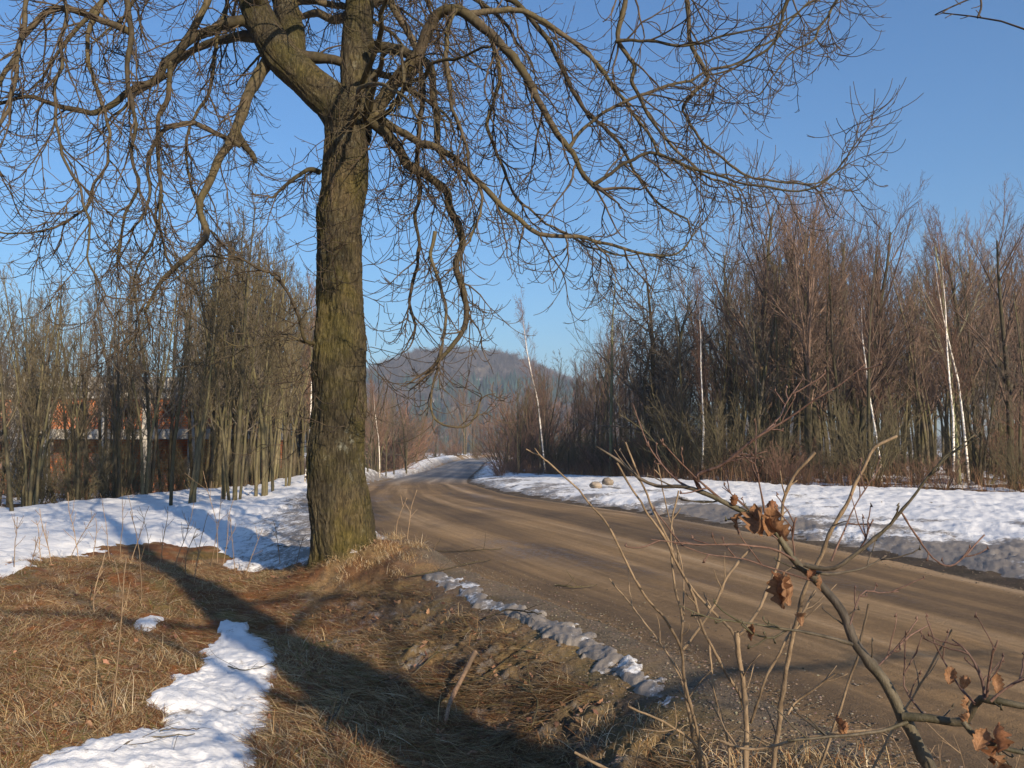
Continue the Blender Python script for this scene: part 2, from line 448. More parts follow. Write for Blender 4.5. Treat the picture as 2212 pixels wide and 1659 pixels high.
def snow_depth(x, y, dl, dr):
    """thickness of the snow and how dirty it is"""
    n1 = fbm(x * .9, y * .9, 3.0, 3, 5); n2 = fbm(x * 4.5, y * 4.5, 1.0, 4, 9); n3 = fbm(x * 17, y * 17, 2.0, 3, 21)
    dirt = np.zeros_like(x) + .12; th = np.full_like(x, -.2)
    def add(t, d):
        nonlocal th, dirt
        dirt = np.where(t > th, d, dirt); th = np.maximum(th, t)
    near = np.clip(np.hypot(x, y) / 10, .35, 1.6)
    # field beyond the mound
    s = inside_poly(x, y, SN_FIELD) + .10 * n2 * near + .18 * n1
    add(np.where(s > 0, np.minimum(s * .25, .06), s * .3) + .012 * n2, .12 + .62 * smooth(x + .25 * (y - 12), -6.2, -2.5))
    # bank thrown up left of the road further on
    s = np.minimum(dl - .35, 4.6 - dl) * smooth(y, 20, 23) + .25 * n2 - (y < 19) * 3 - (y > 150) * 5
    add(np.where(s > 0, np.minimum(s * .25, .16), s * .4) + .03 * n2, np.interp(dl, [0, .6, 1.4, 2.4], [.95, .8, .45, .1]))
    # verge and field right of the road
    w_ = -poly_dist(x, y, SN_RIGHT_BACK[::-1])
    s = np.minimum(dr - .32 - .12 * n1, w_ * 1.0) + .16 * n2 - (y > 150) * 5 - (x > 60) * 9
    s = np.where(dr > 0, s, -1)
    patchd = np.exp(-(((x - 6.9) / 1.3) ** 2 + ((y - 11.3) / 1.1) ** 2)) + .8 * np.exp(-(((x - 4.9) / .9) ** 2 + ((y - 19.0) / 1.2) ** 2))
    add(np.where(s > 0, np.minimum(s * .12, .09), s * .35) + .008 * n2 + .006 * n3 * smooth(-dr, -2.2, -.3) - .05 * np.clip(patchd * (n2 + .7), 0, 1.5),
        np.clip(np.interp(dr, [0, .5, 1.2, 2.4, 3.8, 6], [1.0, .72, .50, .38, .2, .03]) + .7 * patchd + .45 * n1 * smooth(dr, .3, 1.2) * (1 - smooth(dr, 5, 9)), 0, 1))
    # patches lying under the trees
    s = (n1 * .9 + .25 * n2 - .18)
    rw = smooth(-w_, 0, 2) * (dr > 0) * (y < 90)
    lw = smooth(-inside_poly(x, y, SN_FIELD), 0.5, 2) * (dl > 4) * smooth(y, 22, 25) * (y < 70)
    add(np.where(rw + lw > .5, s * .12, -1), .3)
    # far fields
    s = n1 + .35 * n2 - .75 + .3 * smooth(y, 200, 300)
    add(np.where((y > 150), s * .2, -1), .1)
    # hollow in front
    s = inside_poly(x, y, SN_PATCH) + .028 * n2 + .012 * n3
    add(np.where(s > 0, np.minimum(s * .3, .035), s * .5) + .008 * n2 + .004 * n3, .30 + .1 * n1)
    for q in SN_SMALL:
        s = inside_poly(x, y, q) + .02 * n2 + .01 * n3
        add(np.where(s > 0, np.minimum(s * .3, .02), s * .5) + .004 * n3, .2)
    # refrozen rind along the near edge of the road
    lump = fbm(x * 6.5, y * 6.5, 5.0, 4, 33, .65)
    c = np.abs(dl - .42 - .10 * n1 - .03 * n2) - .12 - .05 * lump
    vis = smooth(y, 4.6, 6.2) * (1 - smooth(y, 10.6, 11.3))
    t = np.clip(-c * .5, -.1, .03) * (.85 + .22 * lump) + .010 * n3 + .018 * n2 - .08 * (1 - vis)
    t = np.where(c < 0, t + .008 * np.clip(fbm(x * 9, y * 9, 7.0, 2, 41), -1, 1), -.1)
    add(np.where(vis > .02, t, -1), np.clip(.80 + .2 * n2, 0, 1))
    th = np.where((dl < .04) & (dr < .04) & (y < 400), -.2, th)
    return th, dirt

# ------------------------------------------------------------------ ground sheet
def ang_r():
    a = np.concatenate([np.arange(-180, -62, 1.5), np.arange(-62, -34, .4), np.arange(-34, 38, .105), np.arange(38, 62, .4), np.arange(62, 180, 1.5)])
    a = np.radians(a)
    r = np.concatenate([[.02, .3, .6, .9, 1.1, 1.3, 1.5, 1.7], np.arange(1.9, 3.4, .06), np.arange(3.4, 8.5, .028)])
    k = [r[-1]]
    while k[-1] < 520: k.append(k[-1] * 1.0085)
    while k[-1] < 1280: k.append(k[-1] * 1.12)
    return a, np.concatenate([r, k[1:]])

def fine(x, y, dl, dr):
    """small relief of the bare ground"""
    r = np.hypot(x, y)
    ln = fbm(x * 1.1, y * 1.1, 0, 3, 2)
    g = .035 * ln + .020 * fbm(x * 5, y * 5, 0, 3, 3) * (1 - smooth(r, 40, 90)) + .008 * fbm(x * 21, y * 21, 0, 2, 4) * (1 - smooth(r, 12, 25))
    berm = np.exp(-((dl - 1.2) / .7) ** 2) * (1 - smooth(y, 11, 15))
    g = g + berm * .016 * fbm(x * 28, y * 28, 0, 2, 15)
    # runnels down the road bank
    g = g + berm * .045 * fbm(x * 2.2 + y * 1.4, (y - x) * 5.5, 0, 3, 14)
    amp = np.where(dl > 0, smooth(dl, .1, 1.2), np.where(dr > 0, smooth(dr, .05, .8), 0))
    return g * amp + .008 * fbm(x * 3, y * 3, 0, 2, 8) * (r < 60)

def ground_z(x, y):
    z, dl, dr = land(x, y)
    z = z + fine(x, y, dl, dr)
    din = np.minimum(-dl, -dr)          # inside the road
    z = z - np.where(din > -.25, np.interp(din, [-.25, -.05, .25], [0, .0, .05]), 0)
    return z, dl, dr

A_, R_ = ang_r()
AA, RR = np.meshgrid(A_, R_)
gx = (RR * np.sin(AA)).ravel(); gy = (RR * np.cos(AA)).ravel()
gzv, gdl, gdr = ground_z(gx, gy)
nr, na = AA.shape
ii, jj = np.meshgrid(np.arange(nr - 1), np.arange(na), indexing='ij')
j2 = (jj + 1) % na
GF = np.stack([ii * na + jj, ii * na + j2, (ii + 1) * na + j2, (ii + 1) * na + jj], -1).reshape(-1, 4)[:, ::-1]

def ground_col(x, y, dl, dr):
    c = np.empty((len(x), 3))
    big = fbm(x * .8, y * .8, 0, 3, 51)[:, None]; mid = fbm(x * 3.3, y * 3.3, 0, 3, 52)[:, None]
    straw = np.array([.38, .25, .13]); rust = np.array([.24, .10, .038]); green = np.array([.15, .14, .04]); soil = np.array([.12, .088, .056])
    gravel = np.array([.19, .15, .11]); floor = np.array([.085, .060, .034]); tan = np.array([.30, .215, .12])
    t = smooth(mid + .5 * big, -.35, .5); litter = rust * (1 - t) + straw * .8 * t
    g = smooth(fbm(x * 1.7, y * 1.7, 0, 4, 53)[:, None], .15, .6) * .6
    litter = litter * (1 - g) + green * g
    c[:] = litter
    berm = (np.exp(-((dl - 1.05) / .85) ** 2) * (1 - smooth(y, 10, 13)))[:, None]
    bcol = soil * (1 - t * .6) + np.array([.26, .185, .085]) * t * .6
    c = c * (1 - berm) + bcol * berm
    gv = np.maximum(1 - smooth(dl + .25 * mid[:, 0], .15, .75) * (dl > 0), 0) * (dr < 0)
    gv = np.where(dr > 0, 1 - smooth(dr + .2 * mid[:, 0], .5, 2.2), gv)[:, None]
    dark = np.array([.07, .055, .042])
    gc = np.where((dr > 0)[:, None], dark * (1 - .3 * t) + gravel * .3 * t, gravel)
    c = c * (1 - gv) + gc * gv
    wood = (smooth(y, 19, 25) * (np.maximum(dl, dr) > 3))[:, None]
    c = c * (1 - wood) + (floor * (1 - .5 * t) + rust * .5 * t) * wood
    far = smooth(y, 110, 170)[:, None]
    c = c * (1 - far) + (tan * (.6 + .4 * t)) * far
    return c

frost = np.exp(-((gdl - 2.0) / 1.1) ** 2) * (1 - smooth(gy, 9, 12)) + .55 * np.exp(-((gdl - 5) / 1.6) ** 2) * (1 - smooth(gy, 11, 13))
me = mesh_np('ground', np.stack([gx, gy, gzv], 1), [GF], M['ground'], {'Col': ground_col(gx, gy, gdl, gdr), 'frost': np.clip(frost, 0, 1)})
link('ground', me, kind='structure')

th, dirt = snow_depth(gx, gy, gdl, gdr)
fmax = th[GF].max(1)
keep = fmax > -.004
keep &= (np.hypot(gx, gy)[GF].max(1) < 480) & (np.hypot(gx, gy)[GF].min(1) > 1.0)
SF = GF[keep]; used, inv = np.unique(SF, return_inverse=True)
sv = np.stack([gx, gy, gzv + np.where(th > 0, th, np.maximum(th * 1.2, -.03))], 1)[used]
me = mesh_np('snow', sv, [inv.reshape(-1, 4)], M['snow'], {'dirt': dirt[used]})
link('snow', me, kind='stuff', label='old crusted snow lying in patches on both verges and in the hollow', cat='snow')

# ------------------------------------------------------------------ road sheet
U = np.linspace(-.035, 1.035, 46); nu = len(U)
el = spline(EDGE_L, 420); er = spline(EDGE_R, 420)
rx = el[:, None, 0] * (1 - U) + er[:, None, 0] * U; ry = el[:, None, 1] * (1 - U) + er[:, None, 1] * U
uu = np.broadcast_to(U, rx.shape); ss = np.broadcast_to(np.concatenate([[0], np.cumsum(np.linalg.norm(np.diff((el + er) / 2, axis=0), axis=1))])[:, None], rx.shape)
rz_ = zr(ry) + .05 * (1 - (2 * uu - 1) ** 2) - .012
for c_, wd, dp in ((.2, .06, .03), (.42, .05, .022), (.60, .05, .028), (.8, .06, .022)):
    rz_ = rz_ - dp * np.exp(-((uu - c_) / wd) ** 2)
rz_ = rz_ + .006 * fbm(rx * 2, ry * 2, 0, 3, 61) + .004 * fbm(rx * 9, ry * 9, 0, 2, 62) - .05 * smooth(np.abs(uu - .5), .515, .535)
i_, j_ = np.meshgrid(np.arange(len(el) - 1), np.arange(nu - 1), indexing='ij')
RF = np.stack([i_ * nu + j_, i_ * nu + j_ + 1, (i_ + 1) * nu + j_ + 1, (i_ + 1) * nu + j_], -1).reshape(-1, 4)
me = mesh_np('road', np.stack([rx, ry, rz_], -1).reshape(-1, 3), [RF], M['road'],
             {'lane': np.stack([uu, ss, 0 * uu], -1).reshape(-1, 3), 'bare': smooth(ry.ravel(), 33, 62) * .9})
link('road', me, kind='structure')

# ------------------------------------------------------------------ hill with its woods
HY = 850.0
HPX = [-1500, 0, 400, 600, 700, 790, 850, 900, 960, 1040, 1110, 1160, 1250, 1350, 1500, 1700, 2212, 4000]
HPY = [958, 942, 925, 903, 866, 826, 800, 780, 773, 778, 790, 811, 845, 873, 906, 930, 950, 962]
hx = np.linspace(-1180, 1180, 260); hy = np.linspace(330, 1150, 110)
HX, HYY = np.meshgrid(hx, hy)
def hill_z(x, y):
    px = 1106 + (x / HY * (1 + 0 * y)) * FPX
    top = np.interp(px, HPX, HPY)
    hh = (965 - top) / FPX * HY
    prof = smooth(y, 520, HY + 10) ** 1.15 * (1 - .6 * smooth(y, HY + 20, 1150))
    return -6 + (hh + 7.5) * prof + 3 * fbm(x / 60, y / 60, 0, 3, 71) * prof
hz = hill_z(HX, HYY)
i_, j_ = np.meshgrid(np.arange(109), np.arange(259), indexing='ij')
HF = np.stack([i_ * 260 + j_, i_ * 260 + j_ + 1, (i_ + 1) * 260 + j_ + 1, (i_ + 1) * 260 + j_], -1).reshape(-1, 4)
def m_hill(n, b):
    k = N(n); v = k.tc('Object')
    c = k.ramp(k.noise(v, .02, 5, .7), [(.35, (.07, .058, .045)), (.55, (.12, .095, .07)), (.66, (.5, .5, .52))])
    k.col(c, b)
link('hill', mesh_np('hill', np.stack([HX, HYY, hz], -1).reshape(-1, 3), [HF], mat('hillside', m_hill)), kind='structure')

def scatter_mesh(name, protoV, protoF, pos, scale, rot, material, tint=None):
    c, s = np.cos(rot), np.sin(rot)
    pv = protoV[None]
    X = (pv[..., 0] * c[:, None] - pv[..., 1] * s[:, None]) * scale[:, :1] + pos[:, :1]
    Y = (pv[..., 0] * s[:, None] + pv[..., 1] * c[:, None]) * scale[:, :1] + pos[:, 1:2]
    Z = pv[..., 2] * scale[:, 1:2] + pos[:, 2:3]
    V = np.stack([X, Y, Z], -1).reshape(-1, 3)
    m = len(protoV)
    FF = [(np.asarray(f)[None] + np.arange(len(pos))[:, None, None] * m).reshape(-1, np.asarray(f).shape[1]) for f in protoF]
    at = {}
    if tint is not None: at['Col'] = np.repeat(tint, m, axis=0)
    return mesh_np(name, V, FF, material, at, False)

rg = np.random.default_rng(3)
# conifer: stacked ragged skirts
cv, cf = [], []
for l_ in range(6):
    z0 = .12 + l_ * .14; rad = .2 * (1 - l_ / 6.6) ; o_ = len(cv)
    for a_ in range(9): cv.append((rad * (1 + .3 * (a_ % 2)) * cos(a_ * 2 * pi / 9), rad * (1 + .3 * (a_ % 2)) * sin(a_ * 2 * pi / 9), z0 - .03 * (a_ % 2)))
    cv.append((0, 0, z0 + .26))
    for a_ in range(9): cf.append((o_ + a_, o_ + (a_ + 1) % 9, o_ + 9))
cv = np.array(cv); cf = np.array(cf)
def hill_pos(n, lo, hi, cond):
    y_ = rg.uniform(lo, hi, n * 4); px_ = rg.uniform(-200, 1750, n * 4)
    x_ = (px_ - 1106) / FPX * y_
    z_ = hill_z(x_, y_)
    m_ = cond(x_, y_, z_, px_)
    return np.stack([x_, y_, z_], 1)[m_][:n]
def conif(x_, y_, z_, px_):
    n_ = fbm(x_ / 45, y_ / 45, 0, 3, 81)
    line = 55 + 14 * n_
    return (z_ < line) & (n_ + .35 > rg.uniform(-.2, .35, len(x_)))
hp = hill_pos(8500, 540, 860, conif)
ti = np.array([.022, .042, .034]) * rg.uniform(.6, 1.5, (len(hp), 1)); ti[:, 0] *= rg.uniform(.8, 1.4, len(hp))
M['far_conifer'] = vcol_mat('spruce_foliage', .9); M['far_bare'] = vcol_mat('bare_crowns', .9)
link('spruce_forest', scatter_mesh('spruce_forest', cv, [cf], hp, np.stack([rg.uniform(8, 13, len(hp))] * 2, 1) * rg.uniform(.8, 1.2, (len(hp), 1)), rg.uniform(0, 6.28, len(hp)), M['far_conifer'], ti),
     kind='stuff', label='dark spruce forest covering the lower slope of the distant hill', cat='forest')
# far bare tree: trunk and a spray of slivers
def sliver_tree(seed, n=60):
    q = np.random.default_rng(seed); L = [(np.array([(0, 0, 0), (.01, 0, .45)]), np.array([.016, .009]), 3)]
    for i in range(n):
        a_ = q.uniform(0, 2 * pi); h_ = q.uniform(.22, .62); up = q.uniform(.55, 1.3); ln = q.uniform(.2, .42)
        d_ = np.array([cos(a_), sin(a_), up]); d_ /= np.linalg.norm(d_)
        p0 = np.array([0, 0, h_]) + d_ * q.uniform(0, .12); p1 = p0 + d_ * ln
        L.append((np.array([p0, p1]), np.array([.0065, .003]), 3))
    return tubes(L)
def bare(x_, y_, z_, px_): return ~conif(x_, y_, z_, px_) & (fbm(x_ / 30, y_ / 30, 0, 2, 86) > -.65)
hp = hill_pos(7500, 560, 905, bare)
V_, F_ = sliver_tree(5)
ti = np.array([.095, .080, .078]) * rg.uniform(.6, 1.4, (len(hp), 1))
link('bare_forest', scatter_mesh('bare_forest', V_, F_, hp, np.stack([rg.uniform(8, 14, len(hp)) + 5 * (rg.random(len(hp)) < .08)] * 2, 1), rg.uniform(0, 6.28, len(hp)), M['far_bare'], ti),
     kind='stuff', label='leafless brown beech forest on the crown of the distant hill', cat='forest')

# ------------------------------------------------------------------ growing branches
rr = random.Random(11)
def vnorm(a):
    l = sqrt(a[0] ** 2 + a[1] ** 2 + a[2] ** 2) + 1e-9
    return (a[0] / l, a[1] / l, a[2] / l)
def vadd(a, b, s=1.0): return (a[0] + b[0] * s, a[1] + b[1] * s, a[2] + b[2] * s)
def rvec(r): return (r.gauss(0, 1), r.gauss(0, 1), r.gauss(0, 1))
def cross(a, b): return (a[1] * b[2] - a[2] * b[1], a[2] * b[0] - a[0] * b[2], a[0] * b[1] - a[1] * b[0])
def side_dir(r, t, angle, az=None):
    """direction leaving t at the given angle, around it at azimuth az"""
    a = vnorm(cross(t, (0, 0, 1) if abs(t[2]) < .9 else (1, 0, 0))); b = cross(t, a)
    az = r.uniform(0, 2 * pi) if az is None else az
    p = (a[0] * cos(az) + b[0] * sin(az), a[1] * cos(az) + b[1] * sin(az), a[2] * cos(az) + b[2] * sin(az))
    return vnorm((t[0] * cos(angle) + p[0] * sin(angle), t[1] * cos(angle) + p[1] * sin(angle), t[2] * cos(angle) + p[2] * sin(angle)))

def walk(r, p, d, length, n, wob, trop):
    """polyline; trop(i/n) is the pull added to the direction at each step"""
    pts = [p]; st = length / n
    for i in range(n):
        g = trop(i / n); wv = rvec(r)
        d = vnorm((d[0] + wv[0] * wob + g[0], d[1] + wv[1] * wob + g[1], d[2] + wv[2] * wob + g[2]))
        p = vadd(p, d, st); pts.append(p)
    return pts, d

def taper(r0, r1, n): return [r0 + (r1 - r0) * i / (n - 1) for i in range(n)]

# ------------------------------------------------------------------ the big tree: drooping limbs with up-curling shoots
TD = 12.2
def jtwig(r, p, t, out, length, rad, lvl, az=None):
    """a shoot that leaves sideways, sags and curls up; pairs of short ones near its end"""
    d = side_dir(r, t, r.uniform(.55, 1.15), az)
    d = vnorm((d[0], d[1], d[2] - .12))
    n = 8 if length > .3 else 4
    up = r.uniform(.16, .5)
    pts, de = walk(r, p, d, length, n, .05, lambda s: (0, 0, -.07 + up * 1.5 * s))
    out.append((pts, taper(rad, max(rad * .7, .0036), n + 1), 3))
    if lvl > 0:
        k = int(length / .13)
        for i in range(1, k):
            s = i / k * n; j = int(s); f = s - j
            q = tuple(pts[j][a] * (1 - f) + pts[j + 1][a] * f for a in range(3))
            tt = vnorm(tuple(pts[j + 1][a] - pts[j][a] for a in range(3)))
            for sd in ((0, pi) if r.random() < .55 else (r.choice((0, pi)),)):
                if r.random() < .32:
                    jtwig(r, q, tt, out, r.uniform(.06, .26) * (1.15 - .5 * i / k), .0042, 0, sd + r.uniform(-.5, .5))

def hang(r, p, t, mid, out, length, rad, gen, az=None, down=1.0):
    """secondary branch: kinks down, wanders, ends curling upward"""
    d = side_dir(r, t, r.uniform(.4, .95), az); d = vnorm((d[0], d[1], d[2] - .3 * down))
    n = max(6, int(length / .14))
    kink = r.uniform(-.12, .12), r.uniform(-.12, .12)
    up0 = r.uniform(.55, .8)
    def tr(s):
        g = -.11 * down * (1 - s) if s < up0 else .20
        return (kink[0] * sin(s * 14), kink[1] * cos(s * 11), g)
    pts, de = walk(r, p, d, length, n, .19, tr)
    rr_ = taper(rad, max(.0055, rad * .35), n + 1)
    mid.append((pts, rr_, 4 if rad < .012 else 5))
    L = length / n
    azp = r.uniform(0, pi)
    for i in range(1, n + 1):
        tt = vnorm(tuple(pts[i][a] - pts[i - 1][a] for a in range(3)))
        azp += r.choice((pi / 2, pi / 2, r.uniform(0, pi)))
        for sd in (0, pi):
            if r.random() < (.22 if i < n * .35 else .36):
                jtwig(r, pts[i], tt, out, r.uniform(.18, .85), .0062, 1, azp + sd + r.uniform(-.3, .3))
        if gen > 0 and r.random() < .26 and length * (1 - i / n) > .3:
            hang(r, pts[i], tt, mid, out, length * r.uniform(.35, .7), rr_[i] * .75, gen - 1, down=down)

def limb_lines(path, w0, w1, r, step, secl, gen=1, sides=8, down=1.0, skip=0.0):
    """path (n,3); w0,w1 radii. Returns limb tube and its offshoots"""
    L = float(np.linalg.norm(np.diff(path, axis=0), axis=1).sum())
    n = max(8, int(L / .06))
    Q = spline(path, n)
    # natural unevenness
    for a in range(3): Q[:, a] += .02 * fbm(np.arange(n) * .22, a * 9.1 + w0 * 99, 0, 3, int(L * 7)) * np.minimum(1, np.arange(n) / 4) * (1 if w0 < .06 else .5)
    kr = np.random.default_rng(int(w0 * 1e6) + n); kn = max(3, n // 5)
    for a in range(3): Q[:, a] += np.interp(np.arange(n), np.linspace(0, n - 1, kn), kr.normal(0, .020, kn)) * np.minimum(1, np.arange(n) / 5)
    R = np.linspace(0, 1, n); R = w0 + (w1 - w0) * R ** .8
    R = R * (1 + .12 * fbm(np.arange(n) * .35, 5.5, w0 * 50, 2, 3))
    mid, out = [], []
    k = max(2, int(L / step))
    for i in range(1, k + 1):
        s = (i - .5 + r.uniform(-.3, .3)) / k
        if s < skip: continue
        j = min(n - 2, int(s * (n - 1))); t = Q[j + 1] - Q[j]; t = vnorm(tuple(t))
        hang(r, tuple(Q[j]), t, mid, out, secl * r.uniform(.45, 1.15) * (1 - .25 * s), min(R[j] * .65, .005 + .0085 * secl), gen, down=down)
    # the tip goes on as shoots
    t = vnorm(tuple(Q[-1] - Q[-2]))
    for _ in range(2): hang(r, tuple(Q[-1]), t, mid, out, secl * .5, R[-1] * .9, 0, down=.2)
    return [(Q, R, sides)], mid, out

def trace(pts, y0, y1, bow=0.0):
    n = len(pts)
    return np.array([P(a, b, y0 + (y1 - y0) * i / (n - 1) + bow * sin(pi * i / (n - 1))) for i, (a, b) in enumerate(pts)])

def px2r(w_, Y): return w_ * .5 / FPX * Y

# trunk: left and right outline in the photograph
TR = [(1262, 664, 826), (1235, 668, 819), (1215, 674, 813), (1190, 673, 810), (1171, 671, 807), (1146, 670, 803), (1106, 667, 797), (1043, 666, 794), (978, 664, 791), (928, 670, 788),
      (850, 673, 790), (778, 677, 791), (700, 684, 789), (620, 687, 788), (560, 686, 786), (518, 683, 785), (469, 677, 789), (437, 682, 794), (390, 693, 801), (340, 698, 800), (312, 699, 800),
      (290, 702, 801), (270, 703, 803), (250, 706, 806), (232, 716, 806), (214, 728, 800), (200, 733, 797)]
def ringtube(name, centers, radii, sides, material, disp, origin, lich=None, seed=0):
    n = len(centers)
    T = np.gradient(centers, axis=0); T /= np.linalg.norm(T, axis=1, keepdims=True)
    a = np.array([1.0, 0, 0]); V = []
    th_ = np.arange(sides) * 2 * pi / sides
    L = np.concatenate([[0], np.cumsum(np.linalg.norm(np.diff(centers, axis=0), axis=1))])
    TH, SS = np.meshgrid(th_, L); R = np.broadcast_to(radii[:, None], TH.shape) if radii.ndim == 1 else radii
    cx, cy = np.cos(TH), np.sin(TH)
    # furrowed bark: long ridges that split and join
    fx, fy = cx * R, cy * R
    wv = .10 * fbm(fx * 4, fy * 4, SS * 1.2, 2, seed + 1)
    rid = 1 - np.abs(fbm((fx + wv) * 24, (fy + wv) * 24, SS * 3.4, 2, seed + 2, .5))
    rid2 = 1 - np.abs(fbm((fx + wv) * 46, (fy - wv) * 46, SS * 12, 2, seed + 3, .5))
    lump = fbm(cx * 1.3, cy * 1.3, SS * 1.1, 3, seed + 4)
    D = disp * (rid * .65 + rid2 * .35 - .6) + .03 * lump * (disp / .02) * (R / .4)
    RR_ = R + D
    for i in range(n):
        t = T[i]; a = a - a.dot(t) * t; a /= np.linalg.norm(a); b = np.cross(t, a)
        V.append(centers[i] + RR_[i][:, None] * (a * np.cos(th_)[:, None] + b * np.sin(th_)[:, None]))
    V = np.array(V).reshape(-1, 3) - origin
    i_, j_ = np.meshgrid(np.arange(n - 1), np.arange(sides), indexing='ij'); j2_ = (j_ + 1) % sides
    F = np.stack([i_ * sides + j_, i_ * sides + j2_, (i_ + 1) * sides + j2_, (i_ + 1) * sides + j_], -1).reshape(-1, 4)
    cap = np.arange((n - 1) * sides, n * sides)[None]
    return V, [F, cap]

BASE = np.array([-2.5, TD, float(gz(-2.5, TD)) + .02])
def prof_at(ys):
    y_ = [t[0] for t in TR][::-1]
    return np.interp(ys, y_, [t[1] for t in TR][::-1]), np.interp(ys, y_, [t[2] for t in TR][::-1])
ys = np.linspace(1262, 200, 430); lft, rgt = prof_at(ys)
ker = np.ones(9) / 9
lft = np.convolve(np.pad(lft, 4, 'edge'), ker, 'valid'); rgt = np.convolve(np.pad(rgt, 4, 'edge'), ker, 'valid')
cen = np.array([P((a + b) / 2, y_, TD) for a, b, y_ in zip(lft, rgt, ys)])
rad = np.array([(b - a) * .5 / FPX * TD * .955 for a, b in zip(lft, rgt)])
# root flare: a few buttresses
sides = 260
thg = np.arange(sides) * 2 * pi / sides
fl = np.clip(1 - (cen[:, 2] - cen[0, 2]) / .75, 0, 1)[:, None] ** 2
radm = rad[:, None] * (1 + fl * (.12 + .26 * np.clip(np.cos(thg * 5 + .6) + .5 * np.cos(thg * 3 + 2), -.3, 1.2))[None])
parts_V, parts_F, off = [], [], 0
def addp(V, F):
    global off
    parts_V.append(V); parts_F.extend([np.asarray(f) + off for f in F]); off += len(V)
addp(*ringtube('t', cen, radm, sides, None, .036, BASE, seed=100))
lead = [  # (path, depths, width px start, end, sides)
    ([(748, 300), (742, 262), (722, 225), (700, 205), (668, 178), (636, 148), (606, 120), (588, 92), (572, 60), (556, 25), (545, -10), (520, -90), (480, -200), (420, -330)], 12.2, 12.6, 86, 40, 120, 0.0),
    ([(640, 150), (628, 118), (630, 85), (624, 50), (616, 10), (606, -40), (600, -120), (610, -230), (600, -360)], 12.4, 13.6, 64, 32, 110, 0.0),
    ([(765, 300), (768, 262), (771, 220), (771, 180), (770, 120), (774, 60), (778, 0), (782, -80), (770, -200), (790, -330), (780, -470)], 12.3, 12.9, 78, 30, 120, 0.0)]
LEADS = []
for pts, y0, y1, w0_, w1_, sd, bw in lead:
    q = trace(pts, y0, y1, bw); q = spline(q, 190)
    tt_ = np.linspace(0, 1, 190)
    rd = px2r(w0_, TD) * (1 - tt_) ** .55 * .35 + px2r(w0_, TD) * .65 * (1 - tt_) + px2r(w1_, TD) * tt_ * .9
    rd = np.maximum(rd, .06) * (1 + .05 * fbm(tt_ * 14, 3.3, w0_, 2, 5))
    addp(*ringtube('l', q, rd, sd, None, .020, BASE, seed=200 + int(w0_)))
    LEADS.append((q, rd))
Vt = np.vstack(parts_V)
zz = Vt[:, 2]; lich = np.exp(-((zz - 1.5) / .55) ** 2) * .9 + .25 + .3 * (zz > 3.9)
tree = thing('ash_tree', 'massive old tree with furrowed mossy trunk and drooping bare branches at the roadside ditch', 'tree', tuple(BASE))
link('trunk', mesh_np('ash_trunk', Vt, parts_F, M['bark'], {'lichen': lich}), tree)

